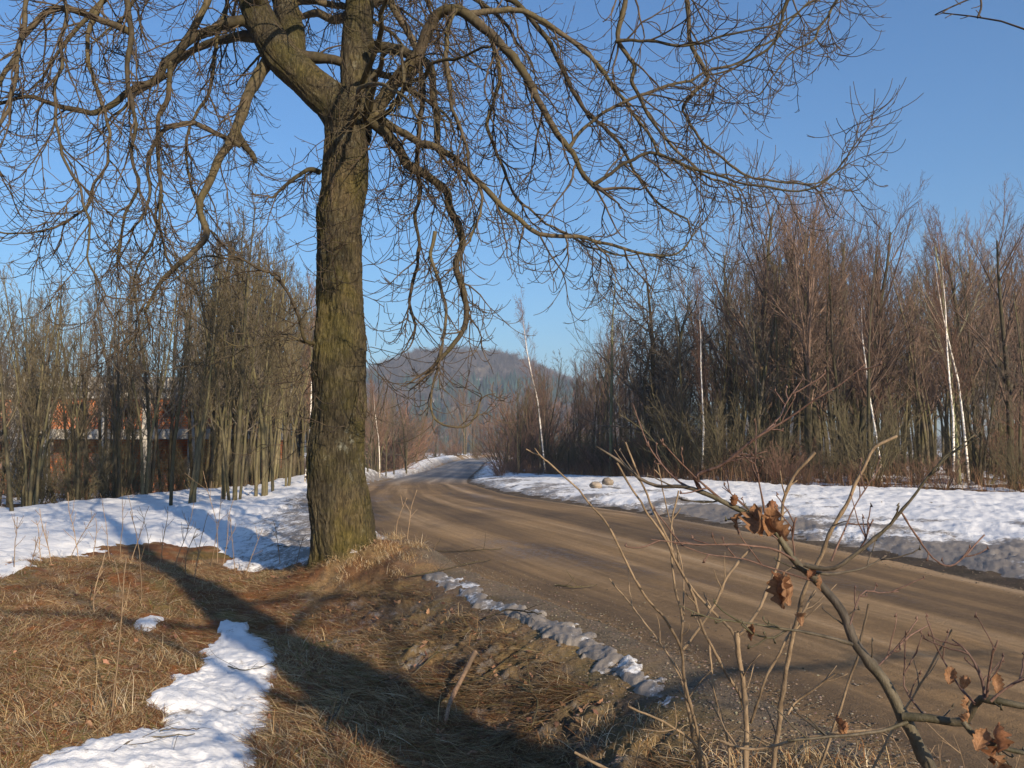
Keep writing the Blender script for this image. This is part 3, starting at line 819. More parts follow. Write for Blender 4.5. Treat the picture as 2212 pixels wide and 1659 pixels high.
LIMBS = [  # points, depth from, to, bow, px width from, to, spacing, length of offshoots, gen
    # right side
    ([(795, 262), (850, 185), (900, 120), (925, 65), (950, 28), (985, 18), (1020, 45), (1060, 75), (1110, 120), (1145, 180), (1185, 255), (1228, 320), (1256, 370), (1286, 400)], 12.1, 10.6, 0, 34, 10, .30, 1.5, 1),
    ([(1284, 398), (1331, 370), (1386, 335), (1450, 345), (1540, 375), (1640, 398), (1740, 405), (1800, 370), (1848, 300)], 10.6, 10.2, 0, 9, 3, .26, .95, 1),
    ([(1228, 320), (1260, 280), (1310, 240), (1380, 210), (1450, 185), (1520, 160), (1600, 125), (1680, 70), (1740, 0)], 10.9, 11.2, 0, 9, 4, .30, 1.1, 1),
    ([(1340, -70), (1351, 0), (1331, 90), (1366, 140), (1368, 180), (1391, 215), (1406, 250), (1446, 310), (1486, 350), (1531, 380), (1600, 405)], 10.2, 10.6, 0, 14, 4, .28, 1.2, 1),
    ([(1331, 88), (1406, 85), (1476, 98), (1530, 90), (1600, 70), (1700, 40), (1790, -20)], 10.2, 9.8, 0, 8, 3, .30, 1.0, 1),
    ([(1480, -80), (1486, 0), (1490, 90), (1521, 150), (1531, 170), (1481, 225), (1486, 250), (1521, 310), (1581, 360), (1656, 390), (1756, 402), (1830, 352)], 11.2, 11.6, 0, 12, 3, .28, 1.1, 1),
    ([(1720, -90), (1701, 0), (1666, 100), (1606, 135), (1531, 165)], 10.8, 10.9, 0, 10, 4, .30, 1.0, 1),
    ([(1830, -80), (1801, 10), (1756, 75), (1706, 115), (1640, 200)], 11.6, 11.4, 0, 8, 3, .28, .9, 1),
    ([(805, 262), (860, 322), (882, 352), (925, 385), (970, 412), (982, 470), (995, 525), (988, 575), (1002, 650), (1005, 700), (975, 750), (940, 782)], 12.0, 10.9, 0, 27, 9, .24, 1.1, 1),
    ([(812, 250), (870, 290), (930, 318), (985, 350), (1040, 400), (1090, 450), (1160, 500), (1260, 520), (1380, 545), (1460, 545), (1500, 500)], 12.0, 12.0, -.8, 20, 3, .26, 1.2, 1),
    ([(800, 100), (860, 108), (905, 122), (932, 155), (942, 220), (948, 305)], 12.2, 11.6, 0, 26, 13, .45, 1.3, 1),
    ([(845, -40), (840, 0), (875, 60), (902, 125), (884, 170)], 12.6, 12.4, 0, 20, 12, .4, 1.2, 1),
    ([(905, 125), (915, 200), (905, 300), (908, 420), (900, 470), (905, 560), (882, 640), (900, 702)], 11.9, 11.6, 0, 13, 6, .26, 1.0, 1),
    ([(985, 20), (960, 90), (975, 200), (1010, 330), (1040, 440), (1010, 520)], 11.4, 10.8, 0, 12, 5, .24, 1.0, 1),
    ([(940, 500), (930, 560), (955, 640), (960, 700), (950, 780), (930, 850), (935, 905), (985, 922), (1020, 902), (1036, 868)], 11.2, 11.0, 0, 9, 4, .34, .5, 0),
    ([(1000, 30), (1100, 20), (1200, 60), (1300, 150), (1380, 260), (1420, 330), (1500, 370)], 12.6, 13.4, 0, 16, 4, .28, 1.2, 1),
    ([(780, 20), (880, -30), (1000, -40), (1120, 10), (1200, 120), (1250, 220), (1330, 300), (1400, 420), (1480, 470)], 12.8, 14.2, 0, 20, 4, .3, 1.3, 1),
    ([(1060, 75), (1080, 160), (1060, 280), (1100, 400), (1180, 480), (1290, 540), (1400, 548)], 11.6, 12.2, 0, 11, 3, .26, 1.1, 1),
    # left side
    ([(548, 60), (525, 45), (475, 55), (435, 75), (400, 95), (365, 130), (350, 155), (300, 185), (255, 220), (210, 240), (175, 235), (100, 225), (40, 215), (-40, 230)], 12.5, 11.2, 0, 26, 7, .3, 1.3, 1),
    ([(398, 92), (425, 55), (440, 25), (452, 0), (470, -60)], 12.2, 12.2, 0, 18, 14, .35, 1.2, 1),
    ([(367, 135), (368, 200), (345, 250), (345, 320), (350, 400), (340, 470), (352, 560)], 12.0, 11.6, 0, 13, 5, .26, 1.1, 1),
    ([(582, 128), (560, 165), (530, 210), (512, 285), (480, 340), (450, 400), (430, 450), (445, 510), (418, 540), (360, 590), (310, 670)], 12.5, 11.4, 0, 30, 7, .28, 1.0, 1),
    ([(512, 288), (528, 318), (545, 346)], 12.2, 12.1, 0, 19, 13, 9, .3, 0),
    ([(520, 315), (470, 290), (420, 275), (370, 275), (340, 300), (318, 345), (325, 420), (290, 500)], 12.1, 11.6, 0, 13, 5, .26, 1.1, 1),
    ([(262, -60), (272, 0), (285, 65), (287, 100), (275, 175), (285, 225), (295, 270), (280, 330), (300, 400), (270, 470), (262, 560)], 11.4, 11.0, 0, 15, 5, .26, 1.1, 1),
    ([(285, 72), (225, 45), (175, 27), (130, 22), (90, 40), (50, 75), (30, 125), (0, 175), (-30, 240)], 11.4, 10.6, 0, 17, 10, .28, 1.3, 1),
    ([(66, -40), (52, 40), (45, 80), (20, 200), (0, 260), (-20, 340)], 10.6, 10.2, 0, 12, 7, .26, 1.3, 1),
    ([(230, -40), (190, 90), (205, 180), (240, 300), (200, 420), (160, 480), (60, 500), (5, 505)], 11.8, 11.2, 0, 12, 4, .26, 1.0, 1),
    ([(690, 372), (665, 366), (638, 378), (612, 402), (590, 425)], 12.1, 11.4, 0, 13, 5, .24, .7, 1),
    ([(680, 742), (662, 735), (650, 690), (620, 630), (560, 575), (500, 552), (440, 552), (380, 600)], 12.0, 10.9, 0, 9, 3, .28, .9, 1),
    ([(150, -60), (140, 60), (120, 200), (130, 330), (180, 440), (190, 560), (230, 640)], 10.8, 10.6, 0, 10, 4, .26, 1.1, 1),
    ([(500, -40), (470, 80), (455, 180), (400, 300), (420, 430), (470, 520)], 13.0, 13.2, 0, 11, 4, .28, 1.1, 1),
    ([(350, 420), (330, 520), (290, 600), (300, 700), (260, 760)], 11.5, 11.0, 0, 7, 3, .26, .9, 1),
    ([(660, 740), (600, 720), (540, 745), (480, 735), (420, 690)], 11.9, 11.0, 0, 5, 2, .3, .7, 0),
]
gr_ = 'drooping limbs of the big roadside tree'
nl = 0
def emit_limb(path, r0, r1, step, secl, gen, seed, down=1.0, skip=0.0):
    global nl
    r = random.Random(seed)
    a, mid, out = limb_lines(path, r0, r1, r, step, secl, gen, 10 if r0 > .04 else 7, down, skip)
    org = path[0]
    if len(mid) < 8: a, mid, out = a + mid + out, [], []
    lo = link('limb', tube_mesh('ash_limb', a, M['limb'], org), tree)
    lo.location = org - BASE
    if mid: link('side_branches', tube_mesh('ash_side', mid + out, M['twig']if r0 < .02 else M['twig'], org), lo)
    nl += 1
for i, (pts, y0, y1, bw, w0_, w1_, st_, sl_, gen) in enumerate(LIMBS):
    emit_limb(trace(pts, y0, y1, bw), px2r(w0_, y0), px2r(w1_, y1), st_, sl_, gen, 500 + i)
# limbs above and behind the frame that arch out of the leaders and hang back into it
r = random.Random(77)
for li, (q, rd) in enumerate(LEADS):
    for k_ in range(9):
        j = int(190 * (.32 + .66 * k_ / 9)); p0 = q[j]
        az = k_ * 2.4 + li * 1.1 + r.uniform(-.3, .3)
        L = r.uniform(2.6, 4.4)
        pts = [tuple(p0)]; d = vnorm((cos(az), sin(az), r.uniform(.1, .55)))
        pts, _ = walk(r, tuple(p0), d, L, 9, .10, lambda s: (0, 0, -.05 - .22 * s))
        emit_limb(np.array(pts), max(.028, rd[j] * .42), .012, .36, 1.35, 1, 900 + li * 20 + k_, 1.0, .15)
r = random.Random(404)  # limbs added on the sun side so their shadows band the upper trunk
for k_, (zh, li, daz, L) in enumerate([(5.3, 2, .10, 3.4), (5.9, 0, -.22, 3.8), (6.4, 2, .32, 4.0), (4.9, 2, -.05, 2.6), (7.0, 2, .02, 4.6)]):
    q, rd = LEADS[li]; j = int(np.argmin(np.abs(q[:, 2] - zh))); az = math.atan2(SUN[1], SUN[0]) + daz
    pts, _ = walk(r, tuple(q[j]), vnorm((cos(az), sin(az), .25)), L, 9, .12, lambda s: (0, 0, -.02 - .20 * s))
    emit_limb(np.array(pts), .05, .014, .7, .55, 0, 1400 + k_, 1.0, .2)
print('limbs', nl)
# twiggy sprays straight from the bark
r = random.Random(5); out = []
for _ in range(46):
    j = r.randrange(120, 400); a_ = r.uniform(0, 2 * pi)
    p0 = cen[j] + rad[j] * .95 * np.array([cos(a_), sin(a_), 0])
    hang(r, tuple(p0), (cos(a_), sin(a_), 0), out, out, r.uniform(.35, 1.2), .006, 0, down=.6)
link('bark_shoots', tube_mesh('ash_shoots', out, M['twig'], BASE), tree)

# ------------------------------------------------------------------ kinds of bare tree for the thickets
def branch(r, p, d, L, rad, lv, trunk, crown, S):
    n = 7 if lv == 0 else (5 if lv == 1 else 3)
    trop = S['trop'][min(lv, len(S['trop']) - 1)]
    pts, de = walk(r, p, d, L, n, S['wob'][min(lv, len(S['wob']) - 1)], lambda s: (0, 0, trop))
    tip = S.get('tip', .0052)
    rr_ = taper(rad, max(tip, rad * (.22 if lv < 2 else .55)), n + 1)
    (trunk if lv == 0 else crown).append((pts, rr_, 7 if lv == 0 else (4 if lv == 1 else 3)))
    if lv >= S['levels']: return
    k = S['kids'][lv]; k = max(1, int(k * r.uniform(.8, 1.2)))
    s0 = S['start'][lv]
    for i in range(k):
        s = s0 + (1 - s0) * (i + r.random()) / k; s = min(.985, s)
        j = min(n - 1, int(s * n)); f = s * n - j
        q = tuple(pts[j][a] * (1 - f) + pts[j + 1][a] * f for a in range(3))
        t = vnorm(tuple(pts[j + 1][a] - pts[j][a] for a in range(3)))
        an = S['ang'][lv] * r.uniform(.7, 1.35) * (1.25 - .5 * s if lv == 0 else 1)
        ll = L * S['len'][lv] * r.uniform(.6, 1.2) * (1 - S['short'][lv] * s)
        r1 = rr_[j] * (1 - f) + rr_[j + 1] * f
        branch(r, q, side_dir(r, t, an), ll, max(tip, r1 * S['thin'][lv]), lv + 1, trunk, crown, S)

STY = {
    'slim': dict(levels=3, kids=[14, 9, 5], start=[.30, .15, .2], ang=[.62, .6, .6], len=[.34, .42, .45], short=[.65, .4, .3], thin=[.45, .5, .6], trop=[.05, .10, .09, .08], wob=[.05, .10, .13, .12]),
    'pole': dict(levels=3, kids=[16, 11, 6], start=[.30, .15, .2], ang=[.5, .55, .6], len=[.26, .42, .45], short=[.6, .4, .3], thin=[.42, .5, .6], trop=[.03, .12, .09, .08], wob=[.04, .09, .13, .12]),
    'broad': dict(levels=3, kids=[15, 13, 6], start=[.28, .12, .15], ang=[.60, .45, .5], len=[.55, .40, .42], short=[.55, .3, .3], thin=[.55, .42, .5], trop=[.04, .09, .06, .05], wob=[.05, .08, .10, .10], tip=.006),
    'birch': dict(levels=3, kids=[34, 11, 6], start=[.30, .15, .2], ang=[.60, .55, .6], len=[.20, .45, .5], short=[.5, .4, .3], thin=[.30, .5, .6], trop=[.02, .07, -.02, -.05], wob=[.07, .09, .14, .14], tip=.004),
    'bush': dict(levels=2, kids=[9, 6], start=[.12, .1], ang=[.55, .6], len=[.42, .45], short=[.5, .4], thin=[.5, .6], trop=[.03, .06, .05], wob=[.10, .12, .14], tip=.0045),
    'crab': dict(levels=3, kids=[14, 12, 8], start=[.25, .15, .2], ang=[.95, .8, .8], len=[.55, .45, .4], short=[.4, .3, .3], thin=[.55, .5, .6], trop=[.05, .05, .02, .0], wob=[.10, .17, .2, .2], tip=.006),
    'aspen': dict(levels=3, kids=[13, 7, 3], start=[.38, .2, .2], ang=[.62, .5, .5], len=[.42, .4, .4], short=[.5, .3, .3], thin=[.42, .5, .6], trop=[.03, .07, .06, .05], wob=[.04, .07, .09, .1]),
}
PROTO = {}
def proto(kind, seed, H, rad, stems, mt, mc, lean=0.06):
    r = random.Random(seed); T_, Cr = [], []
    for i in range(stems):
        a_ = r.uniform(0, 2 * pi); sp = lean * (1 if stems == 1 else 2.2) * (6 if kind == 'bush' else 1)
        d = vnorm((cos(a_) * sp * r.uniform(.3, 1), sin(a_) * sp * r.uniform(.3, 1), 1))
        o = (cos(a_) * rad * 1.6 * (i > 0), sin(a_) * rad * 1.6 * (i > 0), -.25)
        branch(r, o, d, H * r.uniform(.78, 1.0) if i else H, rad * (r.uniform(.6, 1) if i else 1), 0, T_, Cr, STY[kind])
    tm = tube_mesh(kind + '_trunk', T_, M[mt], hgt=H); cm = tube_mesh(kind + '_crown', Cr, M[mc])
    return tm, cm, H
for s_ in range(5): PROTO['slim', s_] = proto('slim', 40 + s_, 8.5, .07, 1 + s_ % 3, 'olive_trunk', 'olive_twig')
for s_ in range(4): PROTO['thicket', s_] = proto('slim', 60 + s_, 8.0, .075, 1 + s_ % 3, 'dark_trunk', 'grey_twig')
for s_ in range(3): PROTO['pole', s_] = proto('pole', 80 + s_, 9.0, .065, 1 + s_ % 2, 'olive_trunk', 'olive_twig', .045)
for s_ in range(4): PROTO['broad', s_] = proto('broad', 100 + s_, 12.0, .19, 1 + s_ % 2, 'dark_trunk', 'mauve_twig')
for s_ in range(3): PROTO['birch', s_] = proto('birch', 120 + s_, 11.0, .078, 1, 'birch', 'red_twig', .07)
for s_ in range(3): PROTO['wood', s_] = proto('slim', 140 + s_, 9.0, .085, 1 + s_, 'dark_trunk', 'mauve_twig')
for s_ in range(4): PROTO['bush', s_] = proto('bush', 160 + s_, 3.2, .022, 17, 'olive_trunk', 'olive_twig', .07)
for s_ in range(3): PROTO['scrub', s_] = proto('bush', 180 + s_, 2.6, .020, 18, 'dark_trunk', 'red_twig', .08)
for s_ in range(2): PROTO['crab', s_] = proto('crab', 200 + s_, 6.0, .13, 2, 'dark_trunk', 'grey_twig')
for s_ in range(2): PROTO['aspen', s_] = proto('aspen', 220 + s_, 10.0, .10, 1, 'green_trunk', 'green_twig', .04)
NAME = {'slim': 'slim_tree', 'thicket': 'thicket_tree', 'pole': 'pole_tree', 'broad': 'broad_tree', 'birch': 'birch_tree', 'wood': 'wood_tree', 'bush': 'bare_bush', 'scrub': 'scrub_bush', 'crab': 'gnarled_tree', 'aspen': 'pale_barked_tree'}
pr = random.Random(21)
_used = set()
def plant(kind, x, y, H, label, group=None, rz=None, v=None, lean=(0, 0), sx=1.0, z=None):
    n = sum(1 for k in PROTO if k[0] == kind)
    tm, cm, h0 = PROTO[kind, (pr.randrange(n) if v is None else v)]
    s = H / h0
    rzv = pr.uniform(0, 6.28) if rz is None else rz
    o = thing(NAME[kind], label, 'bush' if kind in ('bush', 'scrub') else 'tree', (x, y, (gz(x, y) if z is None else z)), group)
    o.rotation_euler = (lean[0], lean[1], rzv)
    if kind == 'birch': sx *= .72
    o.scale = (s * sx, s * sx, s)
    link('trunk' if kind not in ('bush', 'scrub') else 'stems', tm, o); link('crown' if kind not in ('bush', 'scrub') else 'twigs', cm, o)
    return o
def at_px(px, Y): return (px - 1106) / FPX * (Y * cos(PITCH) + 0) * 1.0, Y

# front row of the left thicket, standing on the snow edge
GF1 = 'slim mossy trees along the front of the left thicket'
for px, py, H, kd, v, lb in [
    (28, 1103, 7.2, 'slim', 0, 'crooked mossy tree at far left, nearest to the snow edge'),
    (221, 1074, 7.6, 'pole', 1, 'leaning green stemmed tree before the dark bays of the ruin'),
    (276, 1070, 8.2, 'slim', 3, 'upright mossy tree before the white pillar of the ruin'),
    (316, 1070, 8.0, 'slim', 1, 'mossy tree right of the white pillar of the ruin at the ditch'),
    (369, 1092, 7.8, 'pole', 0, 'pair of thin stems leaning left out of the snow'),
    (408, 1092, 8.8, 'slim', 4, 'first tall thin tree rooted in the snow, right of the leaning pair'),
    (420, 1090, 8.0, 'pole', 2, 'thin straight stem close beside the first tall snow rooted tree'),
    (480, 1086, 8.8, 'pole', 1, 'tree with a bent foot rising from the snow edge'),
    (507, 1088, 9.4, 'slim', 2, 'thickest dark stemmed tree in the middle of the front row'),
    (553, 1080, 8.6, 'pole', 0, 'green stem right of the thickest front row tree'),
    (568, 1078, 8.8, 'slim', 1, 'cluster of green stems nearest the snowy clearing'),
    (590, 1068, 8.4, 'pole', 2, 'leaning olive stem second from the right edge of the clearing'),
    (622, 1056, 8.2, 'slim', 4, 'curved olive tree nearest to the big trunk on its left'),
]:
    x, y = G(px, py + 4); plant(kd, x, y, H, lb, GF1, v=v, rz=pr.uniform(0, 6))
x, y = G(656, 1052); plant('birch', x, y, 7.5, 'thin white birch close beside the left edge of the big trunk', v=1)

TOPX = [-100, 0, 100, 300, 420, 520, 660, 700, 1100, 1130, 1250, 1330, 1400, 1480, 1550, 1640, 1750, 1850, 1930, 2000, 2060, 2212, 2400]
TOPY = [640, 620, 590, 540, 510, 520, 570, 640, 800, 770, 730, 690, 700, 650, 560, 490, 480, 510, 545, 520, 520, 540, 560]
def visible_px(x, y): return 1106 + FPX * x / y
def fill(kinds, n, test, yr, H, label, group, sx=(1, 1), pxr=(-90, 2310), mind=.9, tries=60000):
    pts, k = [], 0
    while len(pts) < n and k < tries:
        k += 1
        y = pr.uniform(*yr); px = pr.uniform(*pxr); x = (px - 1106) / FPX * y
        if not test(x, y): continue
        if any((x - a) ** 2 + (y - b) ** 2 < mind ** 2 for a, b in pts): continue
        pts.append((x, y))
        if H == 'low':
            hh = EYE + (965 - float(np.interp(px, [780, 850, 900, 1060, 1180], [815, 862, 905, 885, 790])) - abs(pr.gauss(0, 28))) / FPX * y - gz(x, y)
        elif H == 'top':
            tp = float(np.interp(px, TOPX, TOPY)) + abs(pr.gauss(0, 75)) - 12
            hh = EYE + (965 - tp) / FPX * y - gz(x, y)
            hh = min(hh, 13.5)
        else: hh = pr.uniform(*H)
        plant(pr.choice(kinds), x, y, hh, label, group, sx=pr.uniform(*sx) * (8.5 / max(hh, 6)) ** .3 if H == 'top' else 1)
    return pts
def q_left(x, y): return -.971 * (x + 14.8) + .236 * (y - 24)
def ok_left(x, y):
    dl = float(poly_dist(np.array(x), np.array(y), EDGE_L))
    return dl > 4.8 and (q_left(x, y) > .6 or y > 38.5) and not (-31 < x < -14.6 and 43 < y < 56)
fill(['slim', 'thicket', 'thicket', 'pole'], 62, lambda x, y: ok_left(x, y) and (visible_px(x, y) > 430 or pr.random() < .07), (24.5, 43), 'top', 'slim bare tree inside the dense thicket left of the big trunk', 'trees inside the left thicket')
fill(['slim', 'thicket'], 44, lambda x, y: ok_left(x, y) and x > -16, (36, 62), 'top', 'bare tree deep in the left thicket, right of the ruin', 'trees behind the left thicket', pxr=(420, 700))
fill(['bush'], 16, lambda x, y: ok_left(x, y) and (visible_px(x, y) > 430 or pr.random() < .4), (24.5, 44), (1.6, 3.6), 'low tangled olive bush under the left thicket trees', 'undergrowth of the left thicket')
fill(['thicket', 'wood'], 24, lambda x, y: not (-31 < x < -14.6 and 43 < y < 57), (54, 70), (8.0, 10.5), 'tall bare tree standing behind the ruined building', 'trees behind the ruin', pxr=(-60, 430))

# roadside growth left of the far road, right of the big trunk
for px, Y, H, kd, lb in [(862, 80, 4.4, 'scrub', 'dense dark bush at the snowbank beyond the big trunk'), (878, 78, 6.6, 'crab', 'dark many stemmed tree above the left snowbank'),
                         (812, 52, 6.6, 'wood', 'reddish bare tree just right of the big trunk'), (835, 56, 6.2, 'wood', 'brown bare tree second right of the big trunk'),
                         (795, 48, 5.6, 'thicket', 'bare tree half hidden behind the right edge of the big trunk'), (852, 66, 7.0, 'thicket', 'tall thin tree behind the dark roadside bush'),
                         (880, 74, 6.4, 'wood', 'pale brown tree behind the left snowbank'), (900, 95, 7.0, 'slim', 'small olive tree further along the left verge')]:
    x = (px - 1106) / FPX * Y; plant(kd, x, Y, H, lb)
x = (822 - 1106) / FPX * 50; plant('birch', x, 50, 6.0, 'slender birch leaning among brown trees right of the big trunk', v=0)
# beyond the bend
for px, Y, H, kd, v, lb in [(973, 168, 5.2, 'scrub', 0, 'round dark red bush where the road disappears'), (1003, 185, 15.5, 'broad', 1, 'grey green bare tree standing above the road end'),
                            (1022, 190, 12, 'broad', 2, 'smaller bare tree just right of the road end tree'), (985, 200, 11, 'wood', 0, 'thin bare tree left of the road end tree'),
                            (1040, 210, 12, 'wood', 1, 'thin distant tree right of the road end'), (940, 190, 10, 'broad', 3, 'hazy distant tree left of the red bush')]:
    x = (px - 1106) / FPX * Y; plant(kd, x, Y, H, lb, v=v)
def ddl(x, y): return float(poly_dist(np.array(x), np.array(y), EDGE_L))
def ddr(x, y): return -float(poly_dist(np.array(x), np.array(y), EDGE_R))
fill(['wood', 'slim', 'scrub', 'wood'], 34, lambda x, y: ddl(x, y) > 2.6, (50, 125), 'low', 'brown bare tree in the roadside belt just right of the big trunk', 'roadside belt beyond the snowbank', pxr=(790, 905), mind=1.2)
fill(['wood', 'pole', 'scrub', 'wood'], 30, lambda x, y: ddr(x, y) > 2.5, (58, 120), 'low', 'thin bare tree in the row right of the far road, left of the first birch', 'tree row right of the far road', pxr=(1066, 1185), mind=1.0)
fill(['scrub'], 26, lambda x, y: 1.8 < ddr(x, y) < 5.5, (50, 95), (.6, 1.3), 'low reddish brush on the snow right of the far road', 'brush right of the far road', pxr=(1050, 1240), mind=.5)
fill(['scrub', 'bush', 'crab'], 34, lambda x, y: True, (150, 290), (3.0, 6.0), 'hazy low bush in the far field beyond the road bend', 'far field bushes', pxr=(800, 1330), mind=5)
fill(['wood', 'broad', 'slim'], 46, lambda x, y: True, (210, 330), (9, 15), 'hazy bare tree in the far tree row beyond the field', 'far tree row', pxr=(790, 1420), mind=4)

# ------------------------------------------------------------------ the wood right of the road
def edge_right_sd(x, y): return float(poly_dist(np.array(x), np.array(y), SN_RIGHT_BACK))
def ok_right(x, y): return edge_right_sd(x, y) < -.9 and x > 0
def edge_point(px):
    for Y in np.arange(16, 120, .25):
        x = (px - 1106) / FPX * Y
        if edge_right_sd(x, Y) < 0 and x > 0: return Y
    return 60
for px, dY, H, kd, v, lean, lb in [
    (1178, 2.0, 7.4, 'birch', 0, (0, -.03), 'white birch nearest the road end, leaning left'),
    (1512, 2.2, 8.4, 'birch', 1, (0, -.04), 'bright white birch before the tall bare oak'),
    (1900, 2.2, 7.6, 'birch', 2, (0, -.10), 'short white birch leaning left in the right wood'),
    (2052, 3.0, 9.4, 'birch', 1, (0, -.07), 'tallest white birch near the right edge'),
    (2088, 3.6, 8.8, 'birch', 0, (0, -.01), 'straight white birch just right of the tallest birch'),
    (1318, 2.0, 8.4, 'aspen', 0, (0, 0), 'smooth pale green barked tree with upswept branches'),
    (2066, 4.5, 8.8, 'aspen', 1, (0, 0), 'pale branched tree between the two right hand birches'),
    (1636, 5.0, 11.2, 'broad', 0, (0, 0), 'tall rounded bare tree left of the purple crowned group'),
    (1738, 4.6, 10.6, 'broad', 1, (0, 0), 'dark many stemmed tree with a dense purple crown'),
    (1768, 6.0, 10.8, 'broad', 2, (0, 0), 'second dense purple crowned tree, close to its twin'),
    (1850, 6.2, 10.4, 'broad', 3, (0, 0), 'fan shaped bare tree behind the short leaning birch'),
    (1690, 8.0, 10.4, 'broad', 3, (0, 0), 'bare tree seen between the two tallest crowns'),
    (1395, 6.0, 8.2, 'crab', 0, (0, 0), 'dark gnarled tree right of the pale green barked one'),
    (1440, 7.0, 7.8, 'crab', 1, (0, 0), 'second gnarled dark tree, left of the bright birch'),
    (2180, 4.5, 8.6, 'broad', 0, (0, 0), 'bare tree at the right edge of the wood'),
    (1480, 2.6, 4.6, 'bush', 0, (0, 0), 'large olive bush at the wood edge before the bright birch'),
    (1560, 2.2, 4.2, 'bush', 2, (0, 0), 'second large olive bush under the tall rounded tree'),
    (1425, 2.6, 3.8, 'bush', 1, (0, 0), 'yellowish bush left of the largest olive bush'),
    (1690, 1.6, 1.6, 'scrub', 1, (0, 0), 'reddish low brush along the snow below the purple trees'),
    (1640, 1.6, 1.7, 'scrub', 0, (0, 0), 'reddish low brush clump left of its neighbour at the snow'),
    (1081, -30, 5.0, 'slim', 2, (0, -.05), 'small olive tree beside the far road end on the right'),
    (1098, 0, 7.0, 'slim', 0, (0, 0), 'thin dark tree third from the road end'),
    (1120, 2.0, 7.0, 'pole', 1, (0, 0), 'thin dark tree left of the leaning birch'),
]:
    Y = edge_point(px) + dY; 
    if px < 1100: Y = 95 if px < 1090 else 78
    elif px < 1130: Y = 62
    x = (px - 1106) / FPX * Y
    plant(kd, x, Y, H * (Y / 34 if (kd in ('broad', 'birch', 'aspen', 'crab') and Y > 34) else 1) * (1 if Y > 28 else .94), lb, v=v, lean=lean, rz=.0 if lean[1] else None)
fill(['wood', 'wood', 'thicket', 'slim'], 106, ok_right, (20, 75), 'top', 'slim bare tree inside the dense wood right of the road', 'trees inside the right wood', pxr=(1130, 2290), mind=.9)
fill(['broad', 'broad', 'wood'], 80, lambda x, y: edge_right_sd(x, y) < -5 and x > 1, (32, 90), 'top', 'bare tree deep behind the front of the right wood', 'trees at the back of the right wood', pxr=(1180, 2290), mind=1.6)
fill(['bush', 'bush', 'scrub'], 72, lambda x, y: -9 < edge_right_sd(x, y) < -.8 and x > 0, (20, 75), (1.5, 3.9), 'low tangled bush in the undergrowth of the right wood', 'undergrowth of the right wood', pxr=(1110, 2290), mind=.6)
fill(['scrub'], 30, lambda x, y: -2.2 < edge_right_sd(x, y) < -.3 and x > 0, (20, 70), (.7, 1.4), 'low reddish brush clump along the snow edge of the right wood', 'reddish brush at the snow edge', pxr=(1100, 2290), mind=.5)

# ------------------------------------------------------------------ the ruined building behind the left thicket
def boxes_mesh(name, bl, material):
    V, F = [], []
    for (x0, y0, z0, x1, y1, z1) in bl:
        o = len(V)
        V += [(x0, y0, z0), (x1, y0, z0), (x1, y1, z0), (x0, y1, z0), (x0, y0, z1), (x1, y0, z1), (x1, y1, z1), (x0, y1, z1)]
        F += [(o, o + 3, o + 2, o + 1), (o + 4, o + 5, o + 6, o + 7), (o, o + 1, o + 5, o + 4), (o + 1, o + 2, o + 6, o + 5), (o + 2, o + 3, o + 7, o + 6), (o + 3, o, o + 4, o + 7)]
    return mesh_np(name, np.array(V, float), [np.array(F)], material, None, False)
def m_brick(n, b):
    k = N(n); t = n.nodes.new('ShaderNodeTexBrick'); tc = n.nodes.new('ShaderNodeTexCoord')
    mp = n.nodes.new('ShaderNodeMapping'); mp.inputs['Rotation'].default_value = (pi / 2, 0, 0); n.links.new(tc.outputs['Object'], mp.inputs[0])
    n.links.new(mp.outputs[0], t.inputs['Vector']); t.inputs['Scale'].default_value = 1
    t.inputs['Color1'].default_value = (.66, .23, .08, 1); t.inputs['Color2'].default_value = (.46, .14, .055, 1); t.inputs['Mortar'].default_value = (.40, .33, .26, 1)
    t.inputs['Brick Width'].default_value = .29; t.inputs['Row Height'].default_value = .15; t.inputs['Mortar Size'].default_value = .012
    c = k.mix(k.rng(k.noise(k.tc(), 1.1, 5, .7), .5, .68), t.outputs[0], (.42, .36, .3))
    k.col(c, b)
def m_conc(n, b):
    k = N(n); c = k.ramp(k.noise(k.tc('Object', (1, 1, .5)), 2.4, 6, .7), [(.3, (.22, .20, .17)), (.5, (.50, .47, .42)), (.7, (.68, .65, .60))])
    k.col(c, b); k.bump(k.noise(k.tc(), 12), .4, .02, b)
M['brick'] = mat('orange_block_brick', m_brick); M['concrete'] = mat('weathered_concrete', m_conc)
BX, BY, BZ = -22.0, 45.0, -.95
bl = thing('ruined_building', 'two storey derelict building of orange brick and pale concrete behind the left thicket', 'building', (BX, BY, BZ))
colx = [-10.4, -7.7, -4.9, -3.2, -.1, 2.2, 4.7, 7.2]
H1, H2, HT = 2.95, 3.5, 6.3
for cxx in colx:
    link('pillar', boxes_mesh('pillar', [(cxx - .21, -.12, 0, cxx + .21, .3, H1), (cxx - .21, -.12, H2, cxx + .21, .3, HT - 1.15)], M['concrete']), bl)
link('floor_slab', boxes_mesh('floor_slab', [(-10.8, -.2, H1, 7.6, 9, H2)], M['concrete']), bl)
link('lintel', boxes_mesh('lintel', [(-10.8, -.16, HT - 1.15, 7.6, .3, HT - .82)], M['concrete']), bl)
link('roof', boxes_mesh('roof', [(-10.8, .1, HT - .82, 7.6, 9, HT - .6)], M['concrete']), bl)
link('parapet', boxes_mesh('parapet', [(-11, -.35, HT - .6, 7.8, .0, HT), (-11, 8.8, HT - .6, 7.8, 9.1, HT)], M['concrete']), bl)
wb = []
